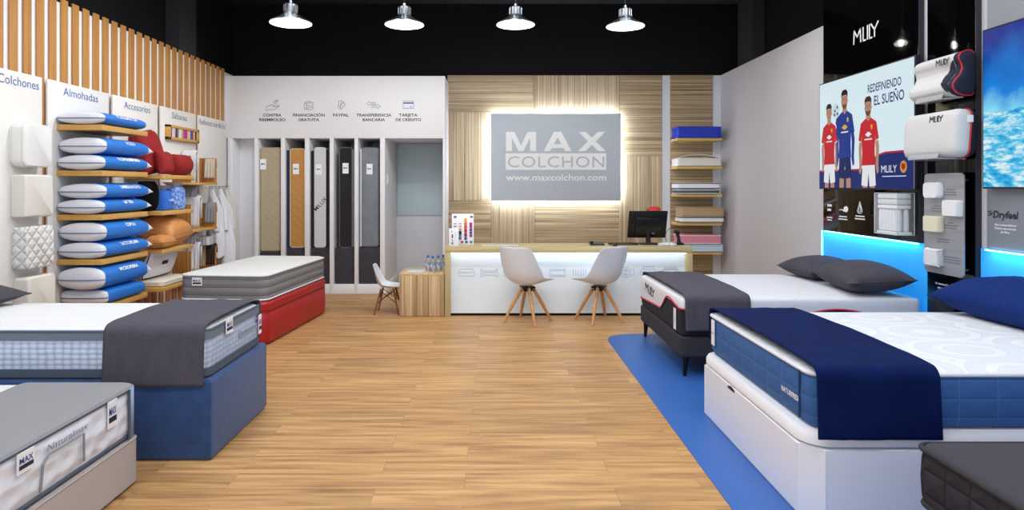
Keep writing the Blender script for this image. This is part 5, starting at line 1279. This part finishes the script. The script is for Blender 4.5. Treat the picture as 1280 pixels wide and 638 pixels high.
def wmark(parent, P, nx, sw, mat):
    b = BM()
    for pts in ([P(0, 0), P(.02, 1), P(.15, .45), P(.28, 1), P(.3, 0)], [P(.4, 1), P(.4, 0), P(.5, 0)], [P(.58, 0), P(.58, 1)], [P(.66, 1), P(.66, 0), P(.76, 0)], [P(.72, 1), P(.86, .5), P(1, 1)], [P(.86, .5), P(.86, 0)]):
        for p, q in zip(pts, pts[1:]):
            dd = (q-p).normalized(); sd = nx.cross(dd)*sw/2; e = dd*sw*.3; prism(b, [p-e-sd, q+e-sd, q+e+sd, p-e+sd], nx*.002)
    obj('lettering', b, mat, parent)
wmark(mr, P, Vector((-1, 0, 0)), .011, BLACK_INK)
b = BM(); box(b, MX0-.012, MX0-.008, 5.40, 5.465, .36, .535); tg = obj('tag', b, WHITE_INK, mr); tg['label'] = 'white hanging tag'
lettering('lettering', 'MLILY', (MX0-.012, 5.432, .45), (0, 0, 1), (0, 1, 0), .02, BLACK_INK, tg, lift=.001)
throw('dark grey throw hanging over the red-lined white mattress', 1.535, 2.06, MY0, MY1, MZ1+.012, .385, .5, THROWG, HEMG, seed=4, group='grey bed throws')
cushion('cushion', 'dark grey cushion on the red-lined white mattress, nearer of the two', 'cushion', DKC, Tm((3.155, 5.64, .775)) @ Rm(90-6, 'Z') @ Rm(-4, 'X'), .80, .52, .25, .05, .5, group='grey cushions on the bed with black legs')
cushion('cushion', 'dark grey cushion on the red-lined white mattress, farther of the two', 'cushion', DKC, Tm((3.17, 6.40, .755)) @ Rm(90+4, 'Z') @ Rm(-4, 'X'), .62, .52, .21, .05, .5, group='grey cushions on the bed with black legs')

# ------------------------------------------------------------------ white storage bed with navy mattress
LAC = M('white_lacquer_wood', '#f0f0f5', .4); LID = M('white_leatherette_lid', '#f2f2f6', .45)
r2 = thing('storage_bed', 'white storage bed under the navy mattress', 'bed', (2.4, 3.77, 0))
def cham(i): return [(1.518+i*.4, 3.0+i), (3.46, 3.0+i), (3.46, 4.53-i), (1.518+i*.4, 4.53-i), (1.431+i, 4.44-i*.4), (1.431+i, 3.10+i*.4)]
obj('box_body', loft(BM(), [[(x, y, z) for x, y in cham(i)] for z, i in ((.004, .004), (.01, 0), (.335, 0), (.34, .006))]), LAC, r2, smooth=20)
b = BM()
for x, y in ((1.431, 3.10), (1.518, 3.0), (1.431, 4.44)): tube(b, [(x, y, .01), (x, y, .335)], .004, 6)
obj('corner_trim', b, LAC, r2)
obj('lid', slab(1.432, 3.46, 3.0, 4.53, .13, ((.345, .012), (.352, .0), (.385, 0), (.405, .012), (.415, .04)), 8), LID, r2)
b = BM(); loft(b, [[(1.429, 3.95+.055*math.cos(a)*k, .318+.02*math.sin(a)*k) for a in [PI*i/10 for i in range(11)]] for k in (.0001, 1)], False, False, False); solid(obj('hand_slot', b, M('dark_slot', '#1a1a1e', .8), r2), .004, 0, 0)
NAVQ = quilt('navy_stitched_denim', '#38629c', '#6c8ab0', .18, .18, .088, strength=.35, lw=.012)
NTOP = M('white_carved_top', '#e0e1e3', .8)
def carved(m):
    t, N, L = nt(m); b = t.nodes['Principled BSDF']; tc = N('ShaderNodeTexCoord'); mp = N('ShaderNodeMapping'); mp.inputs['Scale'].default_value = (1.9, 2.5, .01); L(tc.outputs['Object'], mp.inputs[0])
    v = N('ShaderNodeTexVoronoi', feature='F1'); v.inputs['Randomness'].default_value = .35; v.inputs['Scale'].default_value = 1; L(mp.outputs[0], v.inputs['Vector'])
    mu = N('ShaderNodeMath', operation='MULTIPLY'); mu.inputs[1].default_value = 26; L(v.outputs['Distance'], mu.inputs[0])
    s = N('ShaderNodeMath', operation='SINE'); L(mu.outputs[0], s.inputs[0])
    r = N('ShaderNodeMapRange'); r.inputs['From Min'].default_value = .2; r.inputs['From Max'].default_value = .6; L(s.outputs[0], r.inputs['Value'])
    bp = N('ShaderNodeBump'); bp.inputs['Strength'].default_value = .3; bp.inputs['Distance'].default_value = .015; L(r.outputs[0], bp.inputs['Height']); L(bp.outputs[0], b.inputs['Normal'])
    mx = N('ShaderNodeMix', data_type='RGBA'); L(r.outputs[0], mx.inputs['Factor']); mx.inputs['A'].default_value = lin('#d9dbdf'); mx.inputs['B'].default_value = lin('#e4e4e6'); L(mx.outputs['Result'], b.inputs['Base Color'])
carved(NTOP)
mn = thing('mattress', 'navy stitched mattress with white top on the white storage base', 'mattress', (2.4, 3.77, .417))
mattress(mn, 1.47, 3.45, 3.035, 4.475, .42, .685, .07, NAVQ, NTOP, M('white_piping', '#dfe1e6', .6), pr=.011, dome=.02, low_pipe=False)
lettering('lettering', 'NATURFRESH', (1.467, 3.235, .525), L_, U_, .026, WHITE_INK, mn, width=.2, bold=.03, lift=.004)
b = BM(); tube(b, [(1.463, 3.14, .44), (1.463, 3.14, .67)], .005, 6); obj('corner_seam', b, M('navy_seam', '#1b3566', .8), mn)
b = BM(); box(b, 1.455, 1.46, 4.33, 4.385, .49, .655); tg = obj('tag', b, WHITE_INK, mn); tg['label'] = 'white care tag'
lettering('lettering', 'MAX', (1.455, 4.357, .57), L_, U_, .015, BLUE_INK, tg, lift=.001)
VEL = M('navy_velvet', '#031b4e', .9, spec=.15, bump=(120, .2), var=(5, '#021343'), stretch=(1, 4, 1))
throw('navy velvet throw hanging over the navy mattress', 1.475, 2.035, 3.008, 4.475, .70, .395, .5, VEL, M('navy_hem', '#13244f', .8), seed=2, amp=.004)
cushion('bed_pillow', 'plump navy pillow with gathered creases on the navy mattress', 'pillow', M('navy_cotton', '#0c2a6a', .85, spec=.2, bump=(14, 1.0), stretch=(1, 3, 1)), Tm((3.22, 4.0, .835)) @ Rm(90+3, 'Z') @ Rm(-8, 'X'), 1.0, .46, .27, .07, .5, wr=.01, seed=2)

# ------------------------------------------------------------------ front right charcoal bed
r3 = thing('upholstered_bed', 'dark charcoal bed at the front right corner under quilted mattress', 'bed', (2.4, 1.6, 0))
obj('box_body', slab(1.53, 3.4, .95, 2.22, .05, ((.1, .01), (.12, 0), (.44, 0), (.452, .012)), 6), CHB, r3)
for x, y in ((1.6, 1.02), (1.6, 2.15), (3.33, 1.02), (3.33, 2.15)):
    b = BM(); tube(b, [(x, y, .1), (x, y, .004)], [.03, .022], 10); obj('leg', b, BLKM, r3)
md = thing('mattress', 'charcoal square quilted mattress at the front right corner', 'mattress', (2.4, 1.6, .455))
mattress(md, 1.455, 3.4, .92, 2.265, .455, .668, .05, quilt('charcoal_square_quilt', '#2c2b31', '#1f1e23', .11, .11, .085, strength=1.0, lw=.02), M('dark_grey_flat_top', '#39373f', .9, bump=(160, .3)), M('black_piping', ''), dome=.012)
